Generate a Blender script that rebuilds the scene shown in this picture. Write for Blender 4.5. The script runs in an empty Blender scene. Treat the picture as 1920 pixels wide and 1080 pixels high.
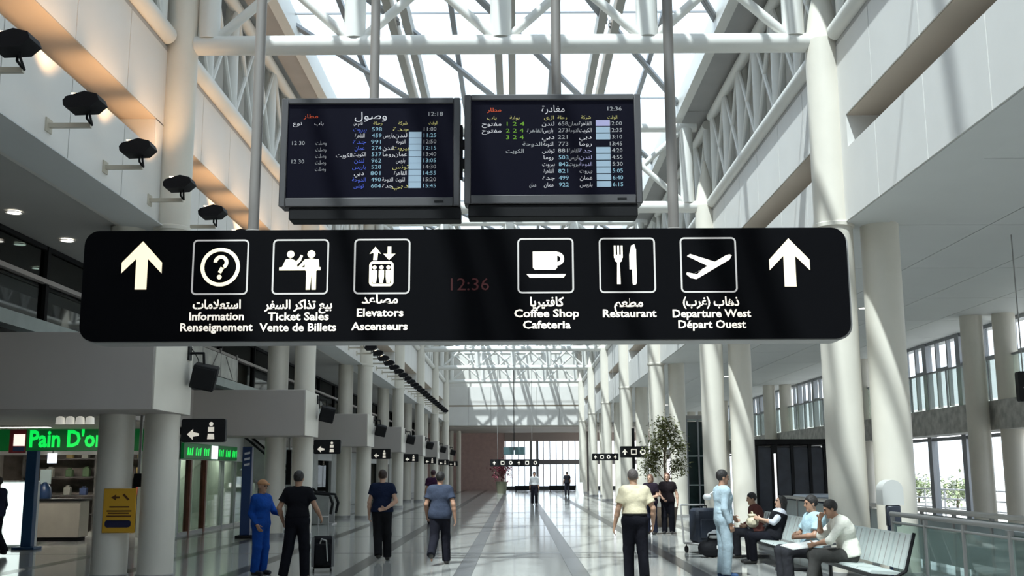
import bpy, bmesh, math, random
import numpy as np
from mathutils import Vector, Matrix

S = bpy.context.scene
C = S.collection
R = math.radians
random.seed(7)

# ------------------------------------------------------------------ camera, light, exposure
cam = bpy.data.objects.new('camera', bpy.data.cameras.new('camera'))
C.objects.link(cam)
cam.data.sensor_width = 36.0
cam.data.lens = 37.5
cam.data.clip_end = 600
CAM_H = 1.72
cam.matrix_world = (Matrix.Translation((0, 0, CAM_H)) @ Matrix.Rotation(0.00394, 4, 'Z')
                    @ Matrix.Rotation(R(90 + 9.787), 4, 'X') @ Matrix.Rotation(R(-0.22), 4, 'Z'))
S.camera = cam

world = bpy.data.worlds.new('sky')
S.world = world
world.use_nodes = True
wn = world.node_tree.nodes
wn['Background'].inputs['Color'].default_value = (0.93, 0.965, 1.0, 1)
wn['Background'].inputs['Strength'].default_value = 1.95

sun = bpy.data.objects.new('sun', bpy.data.lights.new('sun', 'SUN'))
C.objects.link(sun)
sun.data.energy = 9.0
sun.data.angle = R(1.2)
sun.data.color = (1.0, 0.95, 0.86)
sun.rotation_euler = Vector((0.28, 0.5, -1.0)).to_track_quat('-Z', 'Y').to_euler()

S.view_settings.view_transform = 'Standard'
S.view_settings.look = 'None'
S.view_settings.exposure = 0.28
S.view_settings.gamma = 1.0
S.view_settings.use_curve_mapping = False
S.cycles.max_bounces = 6
S.cycles.diffuse_bounces = 4
S.cycles.glossy_bounces = 3
S.cycles.transparent_max_bounces = 14
S.cycles.use_adaptive_sampling = True
S.cycles.adaptive_threshold = 0.03
S.cycles.sample_clamp_indirect = 6.0

# ------------------------------------------------------------------ materials
MATS = {}


def mat(name, col, rough=0.6, metal=0.0, emit=0.0, ecol=None, noise=0.0, nscale=3.0, bump=0.0, bscale=40.0, spec=0.5, coat=0.0):
    if name in MATS:
        return MATS[name]
    m = bpy.data.materials.new(name)
    m.use_nodes = True
    nt = m.node_tree
    b = nt.nodes['Principled BSDF']
    b.inputs['Base Color'].default_value = (*col, 1)
    b.inputs['Roughness'].default_value = rough
    b.inputs['Metallic'].default_value = metal
    b.inputs['Specular IOR Level'].default_value = spec
    b.inputs['Coat Weight'].default_value = coat
    if emit:
        b.inputs['Emission Color'].default_value = (*(ecol or col), 1)
        b.inputs['Emission Strength'].default_value = emit
    if noise or bump:
        tc = nt.nodes.new('ShaderNodeTexCoord')
    if noise:
        n = nt.nodes.new('ShaderNodeTexNoise')
        n.inputs['Scale'].default_value = nscale
        n.inputs['Detail'].default_value = 4
        nt.links.new(tc.outputs['Object'], n.inputs['Vector'])
        r = nt.nodes.new('ShaderNodeValToRGB')
        r.color_ramp.elements[0].position = 0.3
        r.color_ramp.elements[1].position = 0.7
        r.color_ramp.elements[0].color = (*[max(0, c * (1 - noise)) for c in col], 1)
        r.color_ramp.elements[1].color = (*[min(1, c * (1 + noise)) for c in col], 1)
        nt.links.new(n.outputs['Fac'], r.inputs['Fac'])
        nt.links.new(r.outputs['Color'], b.inputs['Base Color'])
    if bump:
        n2 = nt.nodes.new('ShaderNodeTexNoise')
        n2.inputs['Scale'].default_value = bscale
        nt.links.new(tc.outputs['Object'], n2.inputs['Vector'])
        bp = nt.nodes.new('ShaderNodeBump')
        bp.inputs['Strength'].default_value = bump
        bp.inputs['Distance'].default_value = 0.02
        nt.links.new(n2.outputs['Fac'], bp.inputs['Height'])
        nt.links.new(bp.outputs['Normal'], b.inputs['Normal'])
    MATS[name] = m
    return m


def glassmat(name, tint, gloss=0.08, rough=0.02, haze=0.0, hazecol=(0.8, 0.85, 0.85)):
    """thin architectural glass: see-through with a little mirror and an optional film of dirt"""
    m = bpy.data.materials.new(name)
    m.use_nodes = True
    nt = m.node_tree
    nt.nodes.clear()
    out = nt.nodes.new('ShaderNodeOutputMaterial')
    tr = nt.nodes.new('ShaderNodeBsdfTransparent')
    tr.inputs['Color'].default_value = (*tint, 1)
    gl = nt.nodes.new('ShaderNodeBsdfGlossy')
    gl.inputs['Roughness'].default_value = rough
    mx = nt.nodes.new('ShaderNodeMixShader')
    mx.inputs['Fac'].default_value = gloss
    nt.links.new(tr.outputs[0], mx.inputs[1])
    nt.links.new(gl.outputs[0], mx.inputs[2])
    last = mx
    if haze:
        df = nt.nodes.new('ShaderNodeBsdfDiffuse')
        df.inputs['Color'].default_value = (*hazecol, 1)
        m2 = nt.nodes.new('ShaderNodeMixShader')
        m2.inputs['Fac'].default_value = haze
        nt.links.new(last.outputs[0], m2.inputs[1])
        nt.links.new(df.outputs[0], m2.inputs[2])
        last = m2
    nt.links.new(last.outputs[0], out.inputs['Surface'])
    MATS[name] = m
    return m


WHITE = mat('painted_white_plaster', (0.66, 0.64, 0.60), 0.55, noise=0.03, nscale=1.5)
PANEL = mat('white_fascia_panel', (0.70, 0.685, 0.66), 0.5, noise=0.025, nscale=1.2)
STEEL = mat('white_painted_steel', (0.74, 0.73, 0.69), 0.4, noise=0.02, nscale=2)
COLUMN = mat('cream_column_paint', (0.70, 0.66, 0.58), 0.42, noise=0.04, nscale=1.3)
BEAM = mat('warm_grey_beam_paint', (0.42, 0.38, 0.35), 0.6, noise=0.03, nscale=1)
GREYROOF = mat('grey_roof_deck', (0.42, 0.41, 0.40), 0.7, noise=0.06, nscale=1)
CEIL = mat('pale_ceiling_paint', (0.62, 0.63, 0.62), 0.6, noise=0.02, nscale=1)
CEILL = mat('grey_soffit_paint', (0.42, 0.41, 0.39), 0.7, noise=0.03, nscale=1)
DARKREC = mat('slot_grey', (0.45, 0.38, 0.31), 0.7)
GREYMETAL = mat('grey_metal', (0.36, 0.35, 0.34), 0.4, metal=0.3)
POLE = mat('brown_grey_steel_pole', (0.26, 0.24, 0.225), 0.4, metal=0.2)
MULL = mat('mullion_grey', (0.30, 0.31, 0.33), 0.45, metal=0.3)
BLACK = mat('satin_black', (0.009, 0.009, 0.010), 0.5, spec=0.2)
BLACKM = mat('matt_black', (0.011, 0.011, 0.012), 0.7, spec=0.15)
DARK = mat('dark_interior', (0.05, 0.047, 0.045), 0.7, noise=0.4, nscale=2)
BLUEST = mat('dark_blue_paint', (0.015, 0.04, 0.12), 0.4)
SKYGLASS = glassmat('skylight_glass', (0.80, 0.87, 0.92), 0.05, haze=0.06)
WINGLASS = glassmat('window_glass', (0.86, 0.90, 0.93), 0.07)
DKGLASS = glassmat('dark_tinted_glass', (0.22, 0.26, 0.25), 0.14)
GRGLASS = glassmat('green_edge_glass', (0.74, 0.83, 0.80), 0.12, haze=0.15, hazecol=(.5, .6, .57))
SHOPGLASS = glassmat('shop_glass', (0.70, 0.78, 0.74), 0.15)

# ------------------------------------------------------------------ helpers
BOXES = {}


def finish(me, smooth=True, ang=0.7):
    if smooth and len(me.polygons):
        me.shade_smooth()
        me.set_sharp_from_angle(angle=ang)
    return me


class MB:
    """collects shapes that belong to ONE part"""

    def __init__(self):
        self.v, self.f = [], []

    def add(self, vs, fs):
        o = len(self.v)
        self.v += [tuple(p) for p in vs]
        self.f += [tuple(i + o for i in q) for q in fs]
        return self

    def box(self, x0, x1, y0, y1, z0, z1, b=0.0):
        if b <= 0:
            vs = [(x, y, z) for z in (z0, z1) for y in (y0, y1) for x in (x0, x1)]
            return self.add(vs, [(0, 2, 3, 1), (4, 5, 7, 6), (0, 1, 5, 4), (2, 6, 7, 3), (0, 4, 6, 2), (1, 3, 7, 5)])
        b = min(b, (x1 - x0) * .49, (y1 - y0) * .49, (z1 - z0) * .49)
        bm = bmesh.new()
        pts = []
        for x, sx in ((x0, 1), (x1, -1)):
            for y, sy in ((y0, 1), (y1, -1)):
                for z, sz in ((z0, 1), (z1, -1)):
                    pts += [(x + sx * b, y + sy * b, z), (x + sx * b, y, z + sz * b), (x, y + sy * b, z + sz * b)]
        for p in pts:
            bm.verts.new(p)
        r = bmesh.ops.convex_hull(bm, input=bm.verts[:])
        bmesh.ops.dissolve_limit(bm, angle_limit=0.01, verts=bm.verts[:], edges=bm.edges[:])
        bm.verts.index_update()
        bmesh.ops.recalc_face_normals(bm, faces=bm.faces[:])
        self.add([v.co[:] for v in bm.verts], [[v.index for v in f.verts] for f in bm.faces])
        bm.free()
        return self

    def tube(self, a, b, r0, r1=None, n=12, cap=True):
        a, b = Vector(a), Vector(b)
        r1 = r0 if r1 is None else r1
        d = (b - a).normalized()
        u = d.orthogonal().normalized()
        w = d.cross(u)
        vs = []
        for p, r in ((a, r0), (b, r1)):
            for i in range(n):
                t = 2 * math.pi * i / n
                vs.append(p + (u * math.cos(t) + w * math.sin(t)) * r)
        fs = [(i, (i + 1) % n, n + (i + 1) % n, n + i) for i in range(n)]
        if cap:
            fs += [tuple(range(n - 1, -1, -1)), tuple(range(n, 2 * n))]
        return self.add(vs, fs)

    def path(self, pts, r, n=8):
        for i in range(len(pts) - 1):
            self.tube(pts[i], pts[i + 1], r, n=n)
        for p in pts[1:-1]:
            self.ball(p, (r, r, r), 6, 8)
        return self

    def bar(self, a, b, w, h):
        """rectangular bar from a to b, w sideways, h upright"""
        a, b = Vector(a), Vector(b)
        d = (b - a).normalized()
        up = Vector((0, 0, 1)) if abs(d.z) < 0.95 else Vector((0, 1, 0))
        s = d.cross(up).normalized() * w / 2
        t = s.cross(d).normalized() * h / 2
        vs = [p + s * i + t * j for p in (a, b) for i, j in ((-1, -1), (1, -1), (1, 1), (-1, 1))]
        return self.add(vs, [(3, 2, 1, 0), (4, 5, 6, 7), (0, 1, 5, 4), (1, 2, 6, 5), (2, 3, 7, 6), (3, 0, 4, 7)])

    def lathe(self, prof, c=(0, 0, 0), n=24, axis='Z'):
        vs, fs = [], []
        k = len(prof)
        for i in range(n):
            t = 2 * math.pi * i / n
            for r, z in prof:
                p = (r * math.cos(t), r * math.sin(t), z)
                if axis == 'Y':
                    p = (p[0], -p[2], p[1])
                vs.append((p[0] + c[0], p[1] + c[1], p[2] + c[2]))
        for i in range(n):
            j = (i + 1) % n
            for q in range(k - 1):
                fs.append((i * k + q, j * k + q, j * k + q + 1, i * k + q + 1))
        fs.append(tuple(i * k for i in range(n - 1, -1, -1)))
        fs.append(tuple(i * k + k - 1 for i in range(n)))
        return self.add(vs, fs)

    def ball(self, c, r, nu=10, nv=14):
        prof = []
        vs, fs = [], []
        for i in range(nu + 1):
            th = math.pi * i / nu
            for j in range(nv):
                ph = 2 * math.pi * j / nv
                vs.append((c[0] + r[0] * math.sin(th) * math.cos(ph), c[1] + r[1] * math.sin(th) * math.sin(ph), c[2] + r[2] * math.cos(th)))
        for i in range(nu):
            for j in range(nv):
                k = (j + 1) % nv
                fs.append((i * nv + j, (i + 1) * nv + j, (i + 1) * nv + k, i * nv + k))
        return self.add(vs, fs)

    def prism(self, poly, y0, y1):
        """polygon in XZ (counter-clockwise seen from -Y), extruded along Y"""
        n = len(poly)
        vs = [(x, y0, z) for x, z in poly] + [(x, y1, z) for x, z in poly]
        fs = [tuple(range(n)), tuple(range(2 * n - 1, n - 1, -1))]
        fs += [(i, i + n, (i + 1) % n + n, (i + 1) % n) for i in range(n)]
        return self.add(vs, fs)

    def prismx(self, poly, x0, x1):
        """polygon in YZ extruded along X"""
        n = len(poly)
        vs = [(x0, y, z) for y, z in poly] + [(x1, y, z) for y, z in poly]
        fs = [tuple(range(n)), tuple(range(2 * n - 1, n - 1, -1))]
        fs += [(i, i + n, (i + 1) % n + n, (i + 1) % n) for i in range(n)]
        return self.add(vs, fs)

    def mesh(self, name, smooth=True, ang=0.7):
        me = bpy.data.meshes.new(name)
        me.from_pydata(self.v, [], self.f)
        me.validate()
        bm = bmesh.new()
        bm.from_mesh(me)
        bmesh.ops.recalc_face_normals(bm, faces=bm.faces[:])
        bm.to_mesh(me)
        bm.free()
        return finish(me, smooth, ang)


def put(name, me, m, parent=None, loc=(0, 0, 0), rot=(0, 0, 0), scale=None):
    """link a mesh (or MB) as one object"""
    if isinstance(me, MB):
        me = me.mesh(name)
    if m is not None and not me.materials:
        me.materials.append(m)
    o = bpy.data.objects.new(name, me)
    C.objects.link(o)
    if parent is not None:
        o.parent = parent
    o.location = loc
    o.rotation_euler = rot
    if scale:
        o.scale = scale
    return o


def tag(o, label, cat=None, group=None, kind=None):
    o['label'] = label
    if cat:
        o['category'] = cat
    if group:
        o['group'] = group
    if kind:
        o['kind'] = kind
    return o


def thing(name, label, cat, loc=(0, 0, 0), rz=0.0, group=None, kind=None):
    o = bpy.data.objects.new(name, None)
    C.objects.link(o)
    o.location = loc
    o.rotation_euler = (0, 0, rz)
    o.empty_display_size = 0.2
    return tag(o, label, cat, group, kind)


def copy_tree(o, parent=None):
    c = o.copy()
    C.objects.link(c)
    c.parent = parent
    for ch in list(o.children):
        copy_tree(ch, c)
    return c


ORD = ['nearest', 'second', 'third', 'fourth', 'fifth', 'sixth', 'seventh', 'eighth', 'ninth']

# Arabic joining, since the text object sets glyphs one by one from left to right
AR = {}
for ch, b, k in (('ا', 0xFE8D, 2), ('ب', 0xFE8F, 4), ('ة', 0xFE93, 2), ('ت', 0xFE95, 4), ('ج', 0xFE9D, 4), ('ح', 0xFEA1, 4),
                 ('خ', 0xFEA5, 4), ('د', 0xFEA9, 2), ('ذ', 0xFEAB, 2), ('ر', 0xFEAD, 2), ('ز', 0xFEAF, 2), ('س', 0xFEB1, 4),
                 ('ش', 0xFEB5, 4), ('ص', 0xFEB9, 4), ('ض', 0xFEBD, 4), ('ط', 0xFEC1, 4), ('ع', 0xFEC9, 4), ('غ', 0xFECD, 4),
                 ('ف', 0xFED1, 4), ('ق', 0xFED5, 4), ('ك', 0xFED9, 4), ('ل', 0xFEDD, 4), ('م', 0xFEE1, 4), ('ن', 0xFEE5, 4),
                 ('ه', 0xFEE9, 4), ('و', 0xFEED, 2), ('ي', 0xFEF1, 4), ('ﻻ', 0xFEFB, 2)):
    AR[ch] = (b, k)


def arabic(w):
    w = w.replace('لا', 'ﻻ')
    out = []
    for i, ch in enumerate(w):
        if ch not in AR:
            out.append({'(': ')', ')': '('}.get(ch, ch))
            continue
        b, k = AR[ch]
        prev = i > 0 and w[i - 1] in AR and AR[w[i - 1]][1] == 4
        nxt = k == 4 and i < len(w) - 1 and w[i + 1] in AR
        out.append(chr(b + (3 if prev and nxt else 2 if nxt else 1 if prev else 0)))
    return ''.join(reversed(out))


def text_into(mb, body, size, x, z, y=0.0, align='CENTER', bold=0.0, width=None):
    """flat lettering in the XZ plane facing -Y, added to a part"""
    cu = bpy.data.curves.new('lettering', 'FONT')
    cu.body = body
    cu.size = size
    cu.align_x = align
    cu.resolution_u = 2
    cu.offset = bold
    o = bpy.data.objects.new('lettering', cu)
    me = bpy.data.meshes.new_from_object(o)
    vs = [v.co.copy() for v in me.vertices]
    if width and vs:
        w = max(v.x for v in vs) - min(v.x for v in vs)
        s = width / w if w else 1
    else:
        s = 1
    mb.add([(x + v.x * s, y, z + v.y) for v in vs], [tuple(p.vertices) for p in me.polygons])
    bpy.data.objects.remove(o)
    bpy.data.curves.remove(cu)
    bpy.data.meshes.remove(me)
    return mb


def flat_mesh(mb, name):
    me = bpy.data.meshes.new(name)
    me.from_pydata(mb.v, [], mb.f)
    return me


def arc(cx, cz, r, a0, a1, n=16):
    return [(cx + r * math.cos(R(a0 + (a1 - a0) * i / n)), cz + r * math.sin(R(a0 + (a1 - a0) * i / n))) for i in range(n + 1)]


def ring_into(mb, cx, cz, r0, r1, y=0.0, a0=0, a1=360, n=32):
    o, i = arc(cx, cz, r1, a0, a1, n), arc(cx, cz, r0, a0, a1, n)
    vs = [(x, y, z) for x, z in o] + [(x, y, z) for x, z in i]
    return mb.add(vs, [(k, k + 1, n + 2 + k, n + 1 + k) for k in range(n)])


def poly_into(mb, pts, y=0.0):
    return mb.add([(x, y, z) for x, z in pts], [tuple(range(len(pts)))])


def rrect(x0, x1, z0, z1, r, n=6):
    return (arc(x0 + r, z0 + r, r, 180, 270, n) + arc(x1 - r, z0 + r, r, 270, 360, n)
            + arc(x1 - r, z1 - r, r, 0, 90, n) + arc(x0 + r, z1 - r, r, 90, 180, n))


def frame_into(mb, x0, x1, z0, z1, r, t, y=0.0):
    o, i = rrect(x0, x1, z0, z1, r), rrect(x0 + t, x1 - t, z0 + t, z1 - t, max(r - t, 0.003))
    n = len(o)
    return mb.add([(x, y, z) for x, z in o + i], [(k, (k + 1) % n, n + (k + 1) % n, n + k) for k in range(n)])

# ------------------------------------------------------------------ the setting
XL, XR = -6.05, 5.55          # hall faces of the upper walls
AX = -0.25                    # axis of the hall
BAY = 11.8
ROWS = [17.8 + BAY * k for k in range(-1, 7)]      # column rows; the first stands beside the camera
Y_END = 91.0
Z_SOF, Z_SLOT0, Z_SLOT1, Z_TOP, Z_ROOF = 5.85, 7.05, 7.62, 8.95, 12.0
COLS = {'left': (-5.88, -6.63), 'right': (5.42, 6.20)}
MODULE = BAY / 6

# floor: polished pale stone with dark inlaid bands
FLOORM = mat('polished_pale_stone', (0.42, 0.42, 0.40), 0.10, noise=0.09, nscale=0.9, spec=0.45)
FLOORD = mat('dark_inlaid_stone', (0.07, 0.07, 0.075), 0.2, noise=0.15, nscale=1.2, spec=0.3)
FLOORG = mat('mid_grey_inlaid_stone', (0.22, 0.22, 0.22), 0.18, noise=0.12, nscale=1.2, spec=0.35)
fl = thing('floor', 'polished pale grey stone floor with dark inlaid bands', None, kind='structure')
put('base_slab', MB().box(-20, 16, -16, 112, -0.3, -0.02), FLOORM, fl)
XS = [-9.0, -6.95, -4.93, -2.93, -0.93, 1.07, 3.10, 5.1, 7.1]
BW = 0.30
CY = [y + d for y in ROWS + [ROWS[-1] + BAY] for d in (-5.9, 0.0)]
paver = {}
for i in range(-1, len(XS)):
    x0 = XS[i] + BW / 2 if i >= 0 else -20
    x1 = XS[i + 1] - BW / 2 if i + 1 < len(XS) else 16
    for j in range(len(CY)):
        y0 = CY[j] + 0.12
        y1 = CY[j + 1] - 0.12 if j + 1 < len(CY) else 112
        k = (round(x1 - x0, 2), round(y1 - y0, 2))
        if k not in paver:
            paver[k] = MB().box(-k[0] / 2 + .004, k[0] / 2 - .004, -k[1] / 2 + .004, k[1] / 2 - .004, -0.02, 0).mesh('paving_panel', False)
        put('paving_panel', paver[k], FLOORM, fl, ((x0 + x1) / 2, (y0 + y1) / 2, 0))
for x in XS:
    put('dark_band', MB().box(-BW / 2, BW / 2, -16, 112, -0.02, 0), FLOORD, fl, (x, 0, 0))
crossm = {}
for y in CY:
    for i in range(-1, len(XS)):
        x0 = XS[i] + BW / 2 if i >= 0 else -20
        x1 = XS[i + 1] - BW / 2 if i + 1 < len(XS) else 16
        k = round(x1 - x0, 2)
        if k not in crossm:
            crossm[k] = MB().box(-k / 2, k / 2, -0.12, 0.12, -0.02, 0).mesh('cross_band', False)
        put('cross_band', crossm[k], FLOORG, fl, ((x0 + x1) / 2, y, 0))

# upper walls: two rows of panels with a recessed slot between, broken at the columns
for side, xw, sg in (('left', XL, -1), ('right', XR, 1)):
    w = thing('wall_' + side, 'tall white panelled upper wall along the %s side of the hall, with recessed slots' % side, None, kind='structure')
    put('core', MB().box(min(xw + sg * .62, xw + sg * .7), max(xw + sg * .62, xw + sg * .7), -16, Y_END, Z_SOF, Z_ROOF + .2), WHITE, w)
    d0, d1 = sorted((xw, xw + sg * .62))
    lo = MB().box(d0, d1, .012, MODULE - .012, Z_SOF, Z_SLOT0).mesh('panel', False)
    hi = MB().box(d0, d1, .012, MODULE - .012, Z_SLOT1, Z_TOP).mesh('panel', False)
    y = ROWS[0] - 11 * MODULE
    while y < Y_END - .1:
        put('panel', lo, PANEL, w, (0, y, 0))
        put('panel', hi, PANEL, w, (0, y, 0))
        y += MODULE
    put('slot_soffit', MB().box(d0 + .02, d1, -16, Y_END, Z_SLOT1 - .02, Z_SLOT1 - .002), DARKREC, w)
    put('base_soffit', MB().box(d0 + .02, d1 + .1, -16, Y_END, Z_SOF - .02, Z_SOF - .001), CEIL, w)
    for k, yc in enumerate(ROWS):
        put('slot_pier', MB().box(d0, d1, -.62, .62, Z_SLOT0, Z_SLOT1), PANEL, w, (0, yc, 0))
    put('wall_coping', MB().box(d0 - .0, d1, -16, Y_END, Z_TOP, Z_TOP + .08), GREYROOF, w)

# soffits of the side aisles
cl = thing('ceiling_left', 'grey soffit over the left aisle', None, kind='structure')
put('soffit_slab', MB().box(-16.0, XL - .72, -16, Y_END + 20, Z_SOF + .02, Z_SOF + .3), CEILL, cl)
cr = thing('ceiling_right', 'pale grey panelled ceiling over the right aisle', None, kind='structure')
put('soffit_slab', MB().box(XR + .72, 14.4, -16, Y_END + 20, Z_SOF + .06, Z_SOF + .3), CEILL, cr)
pw = (13.55 - XR - .72) / 4
cp = MB().box(.012, pw - .012, .012, BAY / 3 - .012, Z_SOF, Z_SOF + .06).mesh('ceiling_panel', False)
for i in range(4):
    for j in range(-5, 22):
        put('ceiling_panel', cp, CEIL, cr, (XR + .72 + i * pw, ROWS[0] + j * BAY / 3, 0))

# end wall over the opening to the far lobby
we = thing('wall_end', 'white two-tier wall across the far end above the lobby opening', None, kind='structure')
put('backing', MB().box(XL - .6, XR + .6, Y_END + .3, Y_END + .6, Z_SOF - .25, Z_ROOF + .4), WHITE, we)
for z0, z1 in ((5.62, 7.2), (7.34, 8.9)):
    n = 6
    for i in range(n):
        pwid = (XR - XL) / n
        put('panel', MB().box(.01, pwid - .01, 0, .3, z0, z1), PANEL, we, (XL + i * pwid, Y_END, 0))
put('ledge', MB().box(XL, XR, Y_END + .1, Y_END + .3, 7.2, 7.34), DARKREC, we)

# skylight roof
rs = thing('ceiling_skylight', 'glazed skylight roof with twin beams and diagonal braces over the hall', None, kind='structure')
GX0, GX1 = AX - 5.05, AX + 5.05
for sg in (-1, 1):
    a, b = sorted((AX + sg * 5.05, AX + sg * 6.6))
    y = ROWS[0] - 2 * BAY
    while y < Y_END - 1:
        put('roof_deck_panel', MB().box(a, b, .015, BAY - .015, Z_ROOF, Z_ROOF + .15), GREYROOF, rs, (0, y, 0))
        y += BAY
    put('gutter', MB().box(AX + sg * 5.05 - .12, AX + sg * 5.05 + .12, -16, Y_END, Z_ROOF - .12, Z_ROOF + .45), STEEL, rs)
BX = [AX - 2.45, AX, AX + 2.45]
for x in BX:
    tb = MB()
    for s in (-1, 1):
        tb.box(x + s * .17 - .09, x + s * .17 + .09, -16, Y_END, Z_ROOF + .02, Z_ROOF + .38)
    put('twin_beam', tb, mat('beam_beige_steel', (0.40, 0.385, 0.35), .5), rs)
LX = [GX0] + BX + [GX1]
for i in range(4):
    xm = (LX[i] + LX[i + 1]) / 2
    put('purlin', MB().box(xm - .06, xm + .06, -16, Y_END, Z_ROOF + .28, Z_ROOF + .4), MULL, rs)
CELL = BAY / 2
ys = [ROWS[0] - 2 * BAY + CELL * k for k in range(int((Y_END - ROWS[0] + 2 * BAY) / CELL) + 1)]
gbar = MB().box(GX0, GX1, -.015, .015, Z_ROOF + .38, Z_ROOF + .42).mesh('glazing_bar', False)
panem = {}
brm = {}
for y in ys:
    put('glazing_bar', gbar, MULL, rs, (0, y, 0))
    
    for i in range(4):
        w_ = round(LX[i + 1] - LX[i], 3)
        if w_ not in brm:
            bm_ = MB().bar((.05, .05, Z_ROOF + .2), (w_ - .05, CELL - .05, Z_ROOF + .2), .07, .08)
            bm_.bar((.05, .25, Z_ROOF + .2), (w_ - .05, CELL + .15, Z_ROOF + .2), .07, .08)
            brm[w_] = bm_.mesh('brace', False)
        put('brace', brm[w_], MULL, rs, (LX[i], y, 0))
        for h in (0, 1):
            if w_ not in panem:
                panem[w_] = MB().box(.02, w_ / 2 - .02, .02, CELL - .02, Z_ROOF + .42, Z_ROOF + .44).mesh('pane', False)
            put('pane', panem[w_], SKYGLASS, rs, (LX[i] + h * w_ / 2, y, 0))

# columns in pairs
for side, sg in (('left', -1), ('right', 1)):
    for k, yc in enumerate(ROWS):
        if k == 0:
            continue
        for q, xc in enumerate(COLS[side]):
            which = 'inner' if q == 0 else 'outer'
            lab = '%s round cream column of the %s pair from the camera on the %s side' % (which, ORD[k - 1], side)
            t = thing('column', lab, 'column', (xc, yc, 0), group='round columns on the %s side' % side)
            top = Z_SOF if q == 1 else (Z_ROOF if side == 'left' else 9.15)
            rc = .285 if side == 'left' else .315
            sh = MB().lathe([(rc, .12), (rc, top)], n=28)
            put('shaft', sh, COLUMN, t)
            put('base_ring', MB().lathe([(rc + .02, 0), (rc + .02, .11), (rc, .12)], n=28), GREYMETAL, t)
            if q == 0 and side == 'right':
                put('sunlit_sliver_tip', MB().lathe([(rc, 9.15), (.21, 9.75), (.03, 10.5)], n=28), COLUMN, t)  # cone gives a sunlit sliver on the column top a solid shape
            if q == 0:
                put('collar', MB().lathe([(rc + .03, Z_SOF - .06), (rc + .03, Z_SOF + .0), (rc + .005, Z_SOF + .02)], n=28), COLUMN, t)

# roof trusses across the hall
TX = [AX + 2.58 * k for k in (-2, -1, 0, 1, 2)]
for k, yc in enumerate(ROWS):
    if k == 0:
        continue
    t = thing('roof_truss', 'white tubular roof truss across the hall, %s from the camera' % ORD[k - 1], 'truss', (AX, yc, 9.15), group='cross trusses under the skylight')
    xa, xb = COLS['left'][0] - AX + .25, COLS['right'][0] - AX - .2
    put('bottom_chord', MB().tube((xa, 0, 0), (xb, 0, 0), .17, n=16), STEEL, t)
    put('top_chord', MB().tube((xa, 0, 2.35), (xb, 0, 2.35), .13, n=14), STEEL, t)
    vm = MB().tube((0, 0, .1), (0, 0, 2.3), .19, n=14).mesh('post')
    for x in TX:
        put('post', vm, STEEL, t, (x - AX, 0, 0))
    dm = MB().tube((.12, .03, .12), (2.46, .03, 2.28), .085, n=10).mesh('diagonal')
    dn = MB().tube((.12, -.03, 2.28), (2.46, -.03, .12), .085, n=10).mesh('diagonal')
    for x in TX[:-1]:
        put('diagonal', dm, STEEL, t, (x - AX, 0, 0))
        put('diagonal', dn, STEEL, t, (x - AX, 0, 0))

# long trusses over each row of columns
for side, xw, sg in (('left', XL - .02, -1), ('right', XR + .05, 1)):
    for k in range(len(ROWS)):
        y0 = ROWS[k] + .36
        ln = BAY - .72 if k < len(ROWS) - 1 else Y_END - y0
        t = thing('eaves_truss', 'white eaves truss above the %s upper wall, %s bay' % (side, ORD[k]), 'truss', (xw, y0, 9.2), group='eaves trusses')
        put('chord', MB().tube((-sg * .05, 0, 0), (-sg * .05, ln, 0), .165, n=16), STEEL, t)
        put('upper_chord', MB().tube((0, 0, 2.5), (0, ln, 2.5), .14, n=12), STEEL, t)
        if ln < 3:
            continue
        n = 6
        st = (ln - .3) / n
        pm = MB().tube((0, 0, .05), (0, 0, 2.5), .155, n=12).mesh('upright')
        da = MB().tube((0, .1, .15), (0, st - .1, 2.4), .055, n=8).mesh('diagonal')
        db = MB().tube((0, .1, 2.4), (0, st - .1, .15), .055, n=8).mesh('diagonal')
        for i in range(n + 1):
            put('upright', pm, STEEL, t, (sg * .08, .15 + i * st, 0), (0, 0, R(90)))
            if i < n:
                put('diagonal', da, STEEL, t, (0, .15 + i * st, 0))
                put('diagonal', db, STEEL, t, (0, .15 + i * st, 0))

# right window wall with an upper floor edge
wr = thing('wall_right_window', 'glazed outer wall of the right aisle with many mullions', None, kind='structure')
XW = 13.6
NW = 122
WST = 0.9
mul = MB().box(XW - .06, XW + .06, -.05, .05, 3.7, Z_SOF).mesh('mullion', False)
mul2 = MB().box(XW - .1, XW + .1, -.16, .16, 0, Z_SOF).mesh('mullion', False)
pu = MB().box(XW - .008, XW + .008, .05, WST - .05, 3.75, Z_SOF - .1).mesh('pane', False)
pl = MB().box(XW - .008, XW + .008, .05, WST - .05, .12, 2.7).mesh('pane', False)
for i in range(NW):
    y = -16 + i * WST
    put('mullion', mul2 if i % 3 == 0 else mul, MULL, wr, (0, y, 0))
    put('pane', pu, WINGLASS, wr, (0, y, 0))
    put('pane', pl, WINGLASS, wr, (0, y, 0))
    if i % 2:
        put('transom', MB().box(XW - .05, XW + .05, .05, WST - .05, 4.86, 4.95), MULL, wr, (0, y, 0))
for z in (.06, 2.7, Z_SOF - .05):
    put('rail', MB().box(XW - .07, XW + .07, -16, -16 + NW * WST, z - .05, z + .05), MULL, wr)
GAL = mat('gallery_edge_stone', (0.48, 0.47, 0.44), .7, noise=.3, nscale=4)
gl_ = thing('trim_gallery', 'dark grey speckled gallery edge in front of the right windows', None, kind='structure')
ge = MB().box(XW - .9, XW - .1, .01, BAY / 2 - .01, 2.78, 3.55).mesh('edge_panel', False)
for j in range(-4, 15):
    put('edge_panel', ge, GAL, gl_, (0, ROWS[0] + j * BAY / 2, 0))

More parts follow.
